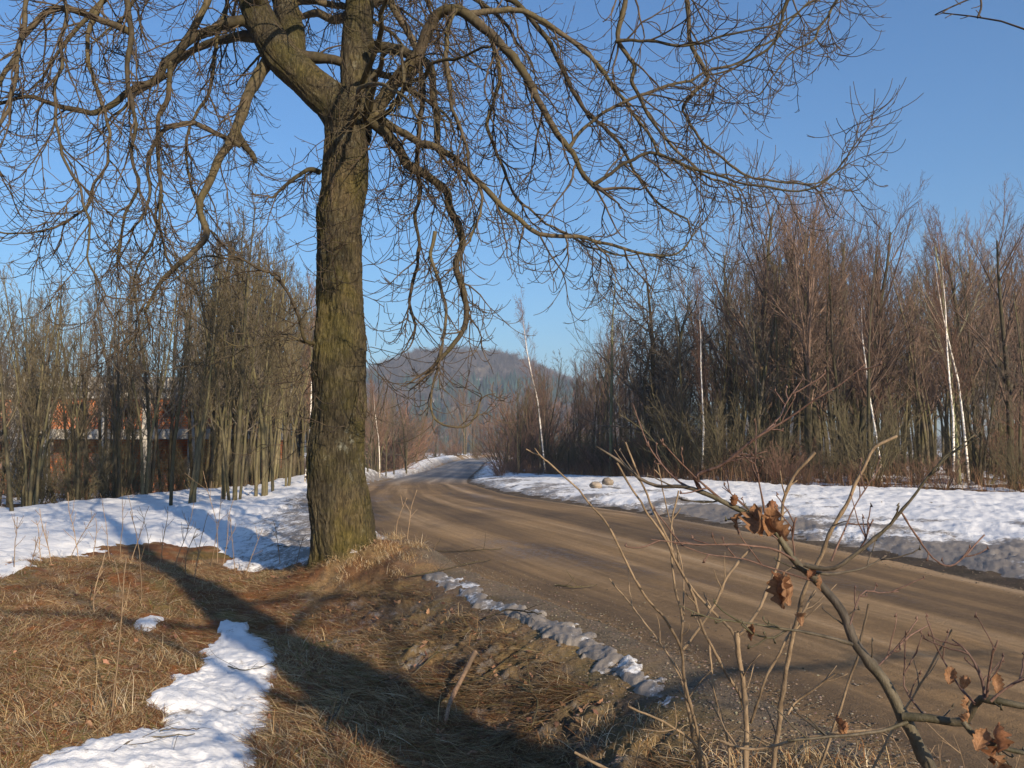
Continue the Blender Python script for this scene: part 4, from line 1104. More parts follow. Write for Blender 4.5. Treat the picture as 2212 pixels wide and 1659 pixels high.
for i in range(len(colx) - 1):
    a_, b_ = colx[i] + .212, colx[i + 1] - .212; w_ = b_ - a_
    zt = HT - 1.153; zs, zh = H2 + .62, zt - .28
    if i in (6,): 
        wb.append((a_, 0, H2 + .002, a_ + w_ * .4, .25, zt)); continue
    m1, m2 = a_ + w_ * .28, b_ - w_ * .26
    wb += [(a_, 0, H2 + .002, b_, .25, zs), (a_, .002, zs, m1, .248, zh), (m2, .002, zs, b_, .248, zh), (a_, 0, zh, b_, .25, zt)]
wb += [(-10.4, 4.2, H2 + .002, 7.4, 4.4, HT - .83), (-10.4, 3.6, 0, 7.4, 3.8, H1 - .002), (7.2, .3, 0, 7.42, 8.7, H1 - .002), (-10.6, .3, 0, -10.38, 8.7, HT - .83)]
for i, hgt_ in ((0, .9), (1, 1.7), (3, 2.2), (5, 1.1)):
    wb.append((colx[i] + .212, .03, 0, colx[i + 1] - .212, .24, hgt_))
link('wall', boxes_mesh('wall', wb, M['brick']), bl)

# ------------------------------------------------------------------ dead grass, leaves and grit
g = np.random.default_rng(17)
def scatter_xy(n, a0, a1, r0, r1, power=1.0):
    a = np.radians(g.uniform(a0, a1, n)); t = g.random(n)
    r = r0 * (r1 / r0) ** (t ** power)
    return r * np.sin(a), r * np.cos(a)
def surface(x, y):
    z, dl, dr = ground_z(x, y)
    t, d = snow_depth(x, y, dl, dr)
    return z, dl, dr, t
def ribbons(name, x, y, z, L, wd, az, pitch, col, droop, material, segs=4, kink=.5):
    n = len(x)
    P_ = np.zeros((n, segs + 1, 3)); P_[:, 0] = np.stack([x, y, z], 1)
    cur = pitch.copy(); a = az.copy()
    for i in range(segs):
        P_[:, i + 1] = P_[:, i] + (L / segs)[:, None] * np.stack([np.cos(a) * np.cos(cur), np.sin(a) * np.cos(cur), np.sin(cur)], 1)
        cur = cur - droop; a = a + g.normal(0, kink / segs, n)
    side = np.stack([-np.sin(az), np.cos(az), g.uniform(-.4, .4, n)], 1)
    side /= np.linalg.norm(side, axis=1, keepdims=True)
    tw = np.linspace(1, .35, segs + 1)
    A = P_ + side[:, None] * (wd[:, None] * tw / 2)[..., None]; B = P_ - side[:, None] * (wd[:, None] * tw / 2)[..., None]
    V = np.stack([A, B], 2).reshape(-1, 3); m = (segs + 1) * 2
    i_ = np.arange(segs) * 2
    f = np.stack([i_, i_ + 1, i_ + 3, i_ + 2], 1)
    F = (f[None] + (np.arange(n) * m)[:, None, None]).reshape(-1, 4)
    return mesh_np(name, V, [F], material, {'Col': np.repeat(col, m, axis=0)}, True)

def litter_sel(x, y, dens=None):
    z, dl, dr, t = surface(x, y)
    ok = (dl > .75) & (t < .004)
    return z, dl, dr, ok
# matted lying grass
x, y = scatter_xy(330000, -42, 14, 2.9, 15.5, .85)
z, dl, dr, ok = litter_sel(x, y)
clump = fbm(x * 1.6, y * 1.6, 0, 3, 90)
berm = np.exp(-((dl - 1.15) / .85) ** 2)
ok &= (clump + 1.35 - .85 * berm > g.uniform(0, 1.0, len(x)))
x, y, z, dl, clump = x[ok], y[ok], z[ok], dl[ok], clump[ok]
n = len(x); print('blades', n)
az = 2.6 + .9 * fbm(x * .9, y * .9, 0, 2, 91) + g.normal(0, .75, n)
mixr = g.random(n)
pal = np.array([[.55, .40, .215], [.40, .255, .12], [.28, .135, .055], [.19, .075, .032], [.19, .18, .05], [.66, .55, .38]])
tone = np.clip(fbm(x * 2.2, y * 2.2, 0, 3, 92) * .5 + .5, 0, 1)
idx = np.where(mixr < .18 + .24 * tone, 0, np.where(mixr < .38 + .2 * tone, 1, np.where(mixr < .68, 2, np.where(mixr < .88, 3, np.where(mixr < .965, 4, 5)))))
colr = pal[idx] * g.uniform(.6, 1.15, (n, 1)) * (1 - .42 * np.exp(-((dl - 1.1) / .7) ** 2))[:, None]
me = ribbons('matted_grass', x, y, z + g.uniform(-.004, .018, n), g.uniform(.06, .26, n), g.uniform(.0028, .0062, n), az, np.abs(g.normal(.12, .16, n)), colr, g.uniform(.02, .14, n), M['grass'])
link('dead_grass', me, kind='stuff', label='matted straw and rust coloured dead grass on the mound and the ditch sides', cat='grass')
# standing tufts
cx_, cy_ = [], []
TUFTS = [(245, 1545, 90, .34), (690, 1205, 140, .2), (800, 1168, 220, .2), (860, 1162, 300, .22), (900, 1180, 240, .2), (835, 1185, 240, .17), (770, 1190, 200, .16), (720, 1215, 160, .16), (760, 1225, 160, .15), (815, 1215, 200, .15), (880, 1205, 200, .15), (510, 1230, 40, .2), (130, 1260, 50, .22), (300, 1205, 50, .2), (420, 1225, 50, .2), (60, 1300, 40, .2),
         (930, 1560, 50, .22), (1060, 1380, 40, .15), (700, 1380, 40, .16), (985, 1330, 40, .16), (360, 1420, 40, .2), (160, 1480, 40, .22), (40, 1560, 50, .24), (835, 1600, 50, .2), (620, 1600, 30, .16), (1180, 1480, 40, .14), (1380, 1600, 90, .14), (1480, 1640, 120, .16), (1600, 1655, 120, .16), (1300, 1560, 80, .13), (1720, 1650, 120, .15), (1850, 1660, 120, .15), (1260, 1620, 90, .15), (1420, 1550, 60, .1), (1180, 1600, 80, .15), (740, 1260, 60, .18), (860, 1240, 60, .16)]
xs, ys_, Ls = [], [], []
for px, py, k_, h_ in TUFTS:
    a, b = G(px, py); xs.append(a + g.normal(0, .09, k_)); ys_.append(b + g.normal(0, .09, k_)); Ls.append(h_ * g.uniform(.5, 1.3, k_))
x = np.concatenate(xs); y = np.concatenate(ys_); L_ = np.concatenate(Ls); z, _, _, _ = surface(x, y); n = len(x)
colr = pal[g.choice([0, 0, 1, 5, 2], n)] * g.uniform(.75, 1.2, (n, 1))
link('grass_tufts', ribbons('grass_tufts', x, y, z, L_, g.uniform(.003, .006, n), g.uniform(0, 6.28, n), g.uniform(.4, 1.35, n), colr, g.uniform(.05, .45, n), M['grass'], 6), kind='stuff',
     label='standing tufts of pale dry grass along the ditch and round the trunk foot', cat='grass')
# reddish brush and straw at the wood edges, far verge
def band(name, poly, n, off, hL, pal_, lab):
    P0 = spline(poly, n); t = g.integers(0, n - 1, n)
    bx = P0[t, 0] + g.normal(0, off, n); by = P0[t, 1] + np.abs(g.normal(0, off, n)) * 1.0
    z, dl, dr, tt = surface(bx, by)
    c = pal_[g.integers(0, len(pal_), n)] * g.uniform(.7, 1.2, (n, 1))
    link(name, ribbons(name, bx, by, z, g.uniform(*hL, n), g.uniform(.006, .012, n), g.uniform(0, 6.28, n), g.uniform(.9, 1.5, n), c, g.uniform(.0, .12, n), M['grass'], 4), kind='stuff', label=lab, cat='grass')
rp = np.array([[.25, .12, .07], [.30, .17, .09], [.19, .10, .06], [.36, .24, .13]])
band('edge_brush', [(a + .5, b + .9) for a, b in SN_RIGHT_BACK[2:9]], 9000, .8, (.25, .95), rp, 'rusty dry weeds standing along the snow edge of the right wood')
band('far_weeds', [(-16.5, 27), (-14.5, 34), (-13.6, 44), (-12, 56), (-12, 90)], 6000, 1.4, (.2, .6), rp, 'rusty dry weeds along the edge of the left thicket')
# fallen leaves
def leaf_proto():
    P2 = np.array([(0, 0), (.18, .14), (.30, .10), (.42, .25), (.55, .16), (.68, .27), (.82, .13), (1, 0)])
    top = [(a, b, .10 * sin(a * 5) + b * .5) for a, b in P2]; bot = [(a, -b, .10 * sin(a * 5) + b * .35) for a, b in P2[1:-1]]
    mid = [(a, 0, .10 * sin(a * 5) - .03) for a, b in P2[1:-1]]
    V = np.array(top + bot + mid); F = []
    nm = len(P2)
    def T(i): return i
    def Bo(i): return 0 if i == 0 else (nm - 1 if i == nm - 1 else nm + i - 1)
    def Mi(i): return 0 if i == 0 else (nm - 1 if i == nm - 1 else nm + (nm - 2) + i - 1)
    for i in range(nm - 1):
        for S_, fl_ in ((T, 0), (Bo, 1)):
            f = [Mi(i), Mi(i + 1), S_(i + 1), S_(i)]
            f = [v for k, v in enumerate(f) if v not in f[:k]]
            if len(f) == 3: f.append(f[-1])
            F.append(f[::-1] if fl_ else f)
    tri = [f[:3] for f in F if f[2] == f[3]]; quad = [f for f in F if f[2] != f[3]]
    return V, [np.array(quad), np.array(tri)]
LV, LF = leaf_proto()
def leaves_mesh(name, pos, size, rot, tilt, col, curl):
    n = len(pos); V = np.repeat(LV[None], n, 0) - np.array([.5, 0, 0])
    V[..., 2] = V[..., 2] * curl[:, None] + V[..., 0] ** 2 * curl[:, None] * .9
    V = V * size[:, None, None]
    def rotm(V, ax, an):
        c, s = np.cos(an)[:, None], np.sin(an)[:, None]; a, b = [(1, 2), (2, 0), (0, 1)][ax]
        A, B = V[..., a].copy(), V[..., b].copy(); V[..., a] = A * c - B * s; V[..., b] = A * s + B * c
        return V
    V = rotm(V, 0, tilt[:, 0]); V = rotm(V, 1, tilt[:, 1]); V = rotm(V, 2, rot)
    V = V + pos[:, None]
    m = LV.shape[0]
    F = [(f[None] + (np.arange(n) * m)[:, None, None]).reshape(-1, f.shape[1]) for f in LF]
    return mesh_np(name, V.reshape(-1, 3), F, M['leaf'], {'Col': np.repeat(col, m, 0)})
x, y = scatter_xy(3600, -42, 6, 3.0, 14, .8)
z, dl, dr, ok = litter_sel(x, y); ok |= (dl > 1.2) & (g.random(len(x)) < .02)
x, y, z = x[ok], y[ok], z[ok]; n = len(x)
lc = np.array([.30, .16, .09]) * g.uniform(.35, 1.5, (n, 1)) * np.array([1, 1, 1]) + g.uniform(0, .03, (n, 3))
link('fallen_leaves', leaves_mesh('fallen_leaves', np.stack([x, y, z + .012], 1), g.uniform(.035, .085, n), g.uniform(0, 6.28, n), g.normal(0, .5, (n, 2)), lc, g.uniform(-.8, 1.2, n)), kind='stuff',
     label='brown fallen leaves scattered over the matted grass', cat='leaves')
# grit and pebbles along the near road edge and far verge
ico = np.array([(1, 0, 0), (-1, 0, 0), (0, 1, 0), (0, -1, 0), (0, 0, .7), (0, 0, -.7), (.6, .6, .3), (-.6, .55, .35), (.5, -.6, .35), (-.55, -.6, .3)])
from itertools import combinations
def hull(Vv):
    bm = __import__('bmesh').new()
    vs = [bm.verts.new(v) for v in Vv]
    __import__('bmesh').ops.convex_hull(bm, input=vs)
    bm.verts.index_update(); F = [[v.index for v in f.verts] for f in bm.faces]; bm.free()
    return np.array([f for f in F if len(f) == 3])
IF = hull(ico)
x, y = scatter_xy(90000, -20, 36, 2.6, 16, .9)
z, dl, dr, t = surface(x, y)
pd = np.where(dl > -.9, np.exp(-np.clip(-dl - .1, 0, 9) / .35), 0) * (dl < .85) + .28 * np.exp(-((dl - 1.2) / .5) ** 2) + .5 * ((dr > -.5) & (dr < .6)) + .012
ok = (pd > g.random(len(x))) & (t < .01)
x, y, z, dl, dr = x[ok], y[ok], z[ok], dl[ok], dr[ok]; n = len(x); print('pebbles', n)
z = np.where((dl < 0) & (dr < 0), zr(y) + .0, z)
sz = .003 + .010 * g.random(n) ** 3.5
pc = np.array([.17, .135, .10]) * g.uniform(.35, 1.7, (n, 1)) * (1 + g.normal(0, .06, (n, 3)))
link('gravel', scatter_mesh('gravel', ico, [IF], np.stack([x, y, z + .002], 1), np.stack([sz, sz * g.uniform(.5, .9, n)], 1), g.uniform(0, 6.28, n), M['stones'], pc), kind='stuff',
     label='loose gravel and grit along the edges of the dirty road', cat='gravel')

# ------------------------------------------------------------------ stones and sticks
def stone(px, py, s, lab):
    x, y = G(px, py); q = np.random.default_rng(px)
    u_ = np.linspace(0, pi, 13); v_ = np.arange(18) * 2 * pi / 18
    UU, VV_ = np.meshgrid(u_, v_, indexing='ij')
    d = np.stack([np.sin(UU) * np.cos(VV_), np.sin(UU) * np.sin(VV_), np.cos(UU) * .7], -1)
    rr2 = s * (1 + .25 * fbm(d[..., 0] * 1.6 + px, d[..., 1] * 1.6, d[..., 2] * 1.6, 3, 4))
    V = (d * rr2[..., None]).reshape(-1, 3); i_, j_ = np.meshgrid(np.arange(12), np.arange(18), indexing='ij'); jn = (j_ + 1) % 18
    F = np.stack([i_ * 18 + j_, (i_ + 1) * 18 + j_, (i_ + 1) * 18 + jn, i_ * 18 + jn], -1).reshape(-1, 4)
    link('stone', mesh_np('stone', V, [F], M['rock']), None, lab, 'stone', loc=(x, y, gz(x, y) + .12 + s * .25))
stone(1313, 1052, .22, 'larger tan stone lying on the snow right of the road')
stone(1287, 1060, .19, 'smaller tan stone on the snow, left of the larger one')

def stick(name, pts, w0_, w1_, material, label, cat, group=None, lift=.02, sub=0, sides=7, raise_=None):
    q = []
    for k_, (px, py) in enumerate(pts):
        x, y = G(px, py); q.append((x, y, gz(x, y) + lift + (raise_[k_] if raise_ else 0)))
    q = spline(q, 14); q[:, 2] += .01 * fbm(np.arange(14) * .5, w0_, 1.5, 2, 3)
    L = [(q, np.linspace(w0_, w1_, 14) * (1 + .12 * fbm(np.arange(14) * .9, 2, 3, 2, int(pts[0][0]))), sides)]
    r = random.Random(int(pts[0][0]))
    for _ in range(sub):
        j = r.randrange(3, 12); d = vnorm((r.gauss(0, 1), r.gauss(0, 1), r.uniform(.1, .6)))
        p, _x = walk(r, tuple(q[j]), d, r.uniform(.12, .35), 4, .15, lambda s: (0, 0, -.03)); L.append((p, taper(w1_ * .7, w1_ * .4, 5), 4))
    o = link(name, tube_mesh(name, L, material, q[0]), None, label, cat, group, loc=tuple(q[0]))
    return o
stick('branch_piece', [(1026, 1445), (1005, 1480), (975, 1530), (962, 1575)], .024, .013, M['cutwood'], 'thick broken branch piece with bare pale wood on the ditch bank', 'branch', lift=.045, sides=10, raise_=[.10, .06, .02, 0])
gs_ = 'broken twigs on the ground'
for pts, lab, w_ in [([(895, 1483), (960, 1487), (1030, 1478), (1100, 1430), (1170, 1385)], 'long crooked twig crossing the bank beside the broken branch', .009),
                     ([(860, 1480), (890, 1465), (945, 1415), (955, 1395)], 'short pale stick pointing up the bank', .010),
                     ([(690, 1610), (712, 1570), (735, 1530), (740, 1480)], 'dark curved twig standing in the ditch litter', .008),
                     ([(720, 1630), (706, 1600), (712, 1560)], 'grey stub at the bottom of the ditch', .013),
                     ([(860, 1185), (960, 1195), (1085, 1190)], 'thin twig lying on the gravel beside the trunk', .010),
                     ([(880, 1250), (940, 1240), (1010, 1222), (1060, 1215)], 'greenish twig below the grass hump by the trunk', .011),
                     ([(1200, 1268), (1240, 1274), (1290, 1270)], 'pale stick lying on the near edge of the road', .010),
                     ([(1060, 1490), (1110, 1478), (1150, 1500)], 'bent twig on the shaded bank', .009),
                     ([(1120, 1490), (1160, 1520), (1150, 1580)], 'curled twig low on the bank near the shrub', .009),
                     ([(1050, 1350), (1100, 1335), (1170, 1345)], 'brown twig below the frozen snow rind', .010),
                     ([(490, 1455), (520, 1466), (560, 1460), (588, 1448)], 'dark twig lying on the right side of the snow patch', .006),
                     ([(240, 1655), (290, 1625), (350, 1615), (420, 1612)], 'long brown twig on the lower end of the snow patch', .007),
                     ([(345, 1600), (380, 1598), (430, 1600)], 'thin dark twig on the middle of the snow patch', .005),
                     ([(585, 1185), (620, 1190), (652, 1196)], 'dark twig on the snow left of the trunk foot', .010),
                     ([(395, 1148), (420, 1151), (432, 1150)], 'dark bark scrap on the shaded snow', .016)]:
    stick('twig', pts, w_, w_ * .5, M['limb'] if w_ > .0085 else M['oak_stem'], lab, 'twig', gs_, sub=3, lift=.03 if 'snow' not in lab else .075)

# ------------------------------------------------------------------ dry weed stalks in front of the snow
gw = 'thin dry weed stalks on the mound'
r = random.Random(4)
ST = [(90, 1218, 95), (112, 1222, 130), (150, 1212, 110), (172, 1216, 150), (196, 1214, 95), (238, 1214, 135), (262, 1216, 170), (284, 1212, 120), (322, 1204, 110), (345, 1226, 130), (375, 1236, 150),
      (402, 1240, 100), (418, 1262, 150), (455, 1225, 170), (468, 1222, 200), (480, 1226, 150), (508, 1236, 120), (530, 1240, 100), (30, 1230, 110), (60, 1236, 80), (606, 1222, 90), (640, 1220, 60), (305, 1300, 190), (205, 1330, 140), (238, 1560, 330), (880, 1165, 110), (856, 1162, 90)]
for i, (px, py, hp_) in enumerate(ST):
    x, y = G(px, py); h_ = hp_ / FPX * y; L = []
    pts, de = walk(r, (0, 0, -.03), vnorm((r.uniform(-.25, .25), r.uniform(-.15, .15), 1)), h_ * 1.05, 9, .07, lambda s: (0, 0, .0))
    L.append((pts, taper(.0065, .0038, 10), 4))
    for _ in range(r.randrange(2, 7)):
        j = r.randrange(3, 9); d = side_dir(r, vnorm(tuple(pts[j][a] - pts[j - 1][a] for a in range(3))), r.uniform(.4, .8))
        p, _x = walk(r, pts[j], d, h_ * r.uniform(.12, .35), 4, .08, lambda s: (0, 0, .06)); L.append((p, taper(.0042, .003, 5), 3))
    where = 'far left' if px < 130 else 'left half' if px < 300 else 'right half' if px < 520 else 'trunk side'
    lab = {24: 'tall branched dry stalk standing in the foreground left of the snow patch', 22: 'thin pale stalk standing alone in the middle of the mound', 25: 'dry stalk standing on the grass hump right of the trunk'}.get(i, f'thin dry branching weed stalk on the {where} of the mound, against snow')
    link('weed_stalk', tube_mesh('weed_stalk', L, M['stalk']), None, lab, 'weed', gw if i not in (22, 24, 25) else None, loc=(x, y, gz(x, y)))

# ------------------------------------------------------------------ the oak sapling and the cut shrub in the right foreground
def px_line(pts, Y0, Y1, w0_, w1_, bow=0.0, n=None, wob=.004, sides=7, knots=0, seed=0):
    q = trace(pts, Y0, Y1, bow); L_ = np.linalg.norm(np.diff(q, axis=0), axis=1).sum(); n = n or max(8, int(L_ / .02))
    q = spline(q, n)
    for a in range(3): q[:, a] += wob * fbm(np.arange(n) * .25, a * 7.7, seed + .5, 3, 31 + seed) * np.minimum(1, np.arange(n) / 3)
    t = np.linspace(0, 1, n); ym = (Y0 + Y1) / 2
    R = (w0_ + (w1_ - w0_) * t) * .5 / FPX * ym
    if knots:
        kk = np.zeros(n); rg_ = random.Random(seed)
        s_ = rg_.uniform(.03, .08)
        while s_ < 1: kk += np.exp(-((t - s_) * L_ / .006) ** 2); s_ += rg_.uniform(.5, 1.2) * knots / L_
        R = R * (1 + .38 * kk)
    return (q, R, sides)
SY = 2.25
STEMS = [
    ([(1136, 970), (1196, 1005), (1261, 1075), (1326, 1155), (1371, 1250), (1416, 1310), (1451, 1360), (1474, 1405), (1480, 1480), (1506, 1580), (1516, 1700)], 2.0, 2.3, 5, 13, 'long arching pale stem that reaches furthest left'),
    ([(1333, 1000), (1376, 1075), (1431, 1160), (1456, 1210), (1496, 1280), (1521, 1360), (1566, 1445), (1611, 1540), (1613, 1700)], 2.2, 2.35, 7, 13, 'pale stem bending left behind the oak tip'),
    ([(1351, 955), (1391, 1060), (1431, 1140), (1476, 1245), (1531, 1310), (1586, 1375), (1600, 1440)], 2.4, 2.35, 7, 11, 'straight grey stem crossing the oak tip'),
    ([(1466, 1060), (1451, 1150), (1456, 1260), (1473, 1330), (1474, 1405), (1482, 1500), (1500, 1600), (1510, 1700)], 2.3, 2.35, 6, 13, 'upright stem in the left of the shrub'),
    ([(1591, 1365), (1601, 1455), (1611, 1545), (1611, 1700)], 2.25, 2.3, 17, 19, 'thick sawn stub of the shrub'),
    ([(1761, 977), (1716, 1030), (1691, 1090), (1686, 1155), (1684, 1190), (1671, 1240), (1651, 1290), (1631, 1335), (1592, 1375)], 2.2, 2.25, 11, 11, 'pale cut stem curving right above the dry leaves'),
    ([(1938, 942), (1886, 970), (1856, 1030), (1826, 1090), (1791, 1150), (1766, 1215), (1736, 1280), (1716, 1360), (1696, 1455), (1681, 1580), (1666, 1700)], 2.1, 2.35, 10, 20, 'tallest pale cut stem, hooked at its top'),
    ([(1626, 1180), (1576, 1240), (1536, 1320), (1491, 1385), (1474, 1402)], 2.4, 2.35, 9, 10, 'stem that leans right out of the upright one'),
    ([(1806, 1455), (1721, 1515), (1700, 1545)], 2.3, 2.35, 8, 8, 'short pale side stem low on the right'),
    ([(1761, 1275), (1701, 1380), (1656, 1470), (1621, 1560)], 2.3, 2.3, 8, 10, 'thin leaning stem under the dry leaf'),
    ([(1876, 1305), (1851, 1415), (1816, 1530), (1756, 1700)], 2.5, 2.6, 7, 11, 'stem right of the tall hooked one'),
    ([(2056, 1360), (1986, 1480), (1926, 1580), (1870, 1700)], 2.5, 2.6, 6, 9, 'dark thin stem crossing behind the oak branch'),
    ([(1531, 1385), (1541, 1480), (1571, 1605), (1576, 1700)], 2.4, 2.4, 7, 10, 'stem between the stub and the upright one'),
    ([(1316, 1250), (1386, 1335), (1446, 1420), (1486, 1505), (1500, 1560)], 2.5, 2.4, 5, 8, 'thin stem at the left of the shrub'),
    ([(1356, 1525), (1456, 1570), (1521, 1630), (1530, 1700)], 2.2, 2.3, 7, 10, 'low stem lying to the left'),
    ([(1241, 1625), (1321, 1665), (1380, 1700)], 2.1, 2.2, 9, 11, 'lowest pale stem at the bottom edge'),
    ([(1556, 1600), (1606, 1617), (1656, 1615), (1731, 1595), (1821, 1580), (1916, 1575)], 2.1, 2.0, 9, 11, 'shiny pale stem lying across the shrub foot'),
    ([(1420, 1000), (1440, 1100), (1470, 1210), (1478, 1330)], 2.6, 2.5, 4, 6, 'thin upright shoot'),
]
shb = P(1600, 1900, 2.4); shb[2] = gz(shb[0], shb[1])
shrub = thing('cut_shrub', 'leafless shrub of pale upright stems with cut ends in the right foreground', 'shrub', tuple(shb))
allst = []
for i, (pts, ya, yb, wa, wb_, lb) in enumerate(STEMS):
    ln = px_line(pts, ya, yb, wa * .58, wb_ * .58, .05 * ((i % 3) - 1), seed=i, knots=.09, sides=8)
    # carry each stem down to the ground
    q, R, s_ = ln
    if pts[-1][1] > 1600:
        e = q[-1]; gx_, gy_ = e[0] + .03 * ((i % 3) - 1), e[1] + .12
        tail = spline([tuple(q[-3]), tuple(e), (gx_, gy_, gz(gx_, gy_) - .05)], 12)[3:]
        q = np.vstack([q, tail[1:]]); R = np.concatenate([R, np.full(len(tail) - 1, R[-1])])
    L = [(q, R, s_)]
    r = random.Random(300 + i)
    for _ in range(1 + len(pts) // 3):
        j = r.randrange(2, max(3, len(q) - 8)); t = vnorm(tuple(q[j] - q[j + 1]))
        p, _x = walk(r, tuple(q[j]), side_dir(r, t, r.uniform(.5, .9)), r.uniform(.03, .14), 5, .10, lambda s: (0, 0, .03)); L.append((p, taper(.0024, .0014, 6), 4))
    link('stem', tube_mesh('shrub_stem', L, M['pale_stem'], shb), shrub)
# thin grey tangle round its foot
r = random.Random(9); L = []
for _ in range(460):
    px = r.uniform(1300, 2260); py = r.uniform(1480, 1720)
    x = (px - 1106) / FPX * 2.6 + r.uniform(-.3, .3); y = r.uniform(2.0, 3.5); x = (px - 1106) / FPX * y
    z0 = gz(x, y)
    p, _x = walk(r, (x, y, z0 - .03), vnorm((r.gauss(0, .7), r.gauss(0, .5), 1)), r.uniform(.15, .62), 7, .12, lambda s: (0, 0, .0))
    L.append((p, taper(r.uniform(.002, .004), .0014, 8), 4))
    for _ in range(r.randrange(0, 4)):
        j = r.randrange(2, 7); p2, _x = walk(r, p[j], side_dir(r, vnorm(tuple(p[j][a] - p[j - 1][a] for a in range(3))), .7), r.uniform(.05, .2), 4, .12, lambda s: (0, 0, 0)); L.append((p2, taper(.0022, .0013, 5), 3))
link('thin_shoots', tube_mesh('shrub_tangle', L, M['stalk'], shb), shrub)

OAK = [  # points, depths, widths, material, twigs
    ([(2030, 1700), (1976, 1590), (1951, 1550), (1916, 1480), (1886, 1440), (1846, 1385), (1826, 1335), (1796, 1290), (1756, 1245), (1716, 1210), (1691, 1170), (1656, 1130), (1606, 1105), (1556, 1080), (1516, 1062), (1476, 1050), (1426, 1050), (1376, 1030), (1336, 997), (1291, 965)], 1.75, 1.95, 30, 5, 'oak_stem'),
    ([(1516, 1062), (1502, 1028), (1560, 1005), (1616, 960), (1696, 910), (1751, 870), (1806, 835), (1870, 785)], 1.9, 1.75, 9, 2.5, 'oak_twig'),
    ([(1616, 960), (1680, 905), (1700, 870), (1735, 815)], 1.85, 2.0, 5, 2, 'oak_twig'),
    ([(1500, 1057), (1466, 1040), (1426, 1000), (1396, 950), (1366, 872)], 1.92, 2.05, 6, 2, 'oak_twig'),
    ([(1560, 1080), (1500, 1030), (1460, 990), (1425, 950)], 1.9, 1.8, 6, 2, 'oak_twig'),
    ([(1736, 1220), (1770, 1228), (1806, 1225), (1856, 1190), (1896, 1160), (1946, 1105), (1981, 1060), (2026, 1005), (2106, 940)], 1.82, 1.7, 12, 3, 'oak_stem'),
    ([(1750, 1235), (1790, 1240), (1850, 1232), (1880, 1220), (1915, 1200)], 1.82, 1.9, 8, 3, 'oak_stem'),
    ([(1796, 1212), (1820, 1150), (1846, 1090), (1906, 1005)], 1.8, 1.85, 5, 2, 'oak_twig'),
    ([(1856, 1190), (1872, 1160), (1886, 1122)], 1.8, 1.78, 4, 4, 'oak_twig'),
    ([(1716, 1200), (1714, 1160), (1718, 1118)], 1.82, 1.8, 4, 5, 'oak_twig'),
    ([(1716, 1210), (1660, 1182), (1556, 1175), (1481, 1175), (1406, 1165)], 1.82, 1.65, 6, 2, 'oak_twig'),
    ([(1756, 1255), (1681, 1230), (1596, 1205), (1521, 1195), (1456, 1175)], 1.82, 1.7, 5, 2, 'oak_twig'),
    ([(1680, 1165), (1640, 1130), (1620, 1105), (1560, 1050)], 1.84, 1.9, 4, 2, 'oak_twig'),
    ([(1656, 1130), (1646, 1080), (1640, 1030), (1630, 985), (1655, 975)], 1.85, 1.8, 5, 3, 'oak_twig'),
    ([(1841, 1392), (1781, 1375), (1706, 1360), (1606, 1345), (1531, 1335), (1466, 1305)], 1.78, 1.7, 9, 2, 'oak_stem'),
    ([(1700, 1360), (1670, 1378), (1630, 1368), (1600, 1350)], 1.76, 1.7, 6, 4, 'oak_stem'),
    ([(1950, 1548), (2006, 1550), (2081, 1560), (2106, 1520), (2131, 1510), (2212, 1525), (2290, 1535)], 1.75, 1.6, 22, 14, 'oak_stem'),
    ([(2128, 1512), (2121, 1470), (2086, 1405), (2056, 1382)], 1.65, 1.7, 9, 3, 'oak_twig'),
    ([(2130, 1512), (2141, 1430), (2156, 1382)], 1.65, 1.6, 7, 3, 'oak_twig'),
    ([(2106, 1520), (2071, 1480), (2026, 1402)], 1.66, 1.75, 6, 3, 'oak_twig'),
    ([(2081, 1560), (2111, 1595), (2156, 1615), (2240, 1632)], 1.65, 1.6, 14, 10, 'oak_stem'),
    ([(2140, 1515), (2180, 1480), (2212, 1462), (2260, 1450)], 1.62, 1.6, 7, 3, 'oak_twig'),
    ([(2000, 1550), (1960, 1500), (1950, 1460), (1985, 1400)], 1.74, 1.8, 5, 2, 'oak_twig'),
    ([(1890, 1445), (1960, 1380), (2010, 1350)], 1.78, 1.9, 5, 2, 'oak_twig'),
    ([(1836, 1350), (1860, 1280), (1900, 1282), (1940, 1280)], 1.8, 1.9, 4, 2.5, 'oak_twig'),
    ([(1946, 1105), (2010, 1200), (2060, 1220), (2124, 1155)], 1.76, 1.95, 4, 4, 'oak_twig'),
    ([(1960, 1560), (1900, 1580), (1800, 1590), (1700, 1600)], 1.74, 1.7, 10, 5, 'oak_stem'),
]
ob = P(2060, 1900, 1.72); ob[2] = gz(ob[0], ob[1]) - .02
oak = thing('oak_sapling', 'young oak sapling with dark bent stem and withered brown leaves in the right foreground', 'sapling', tuple(ob))
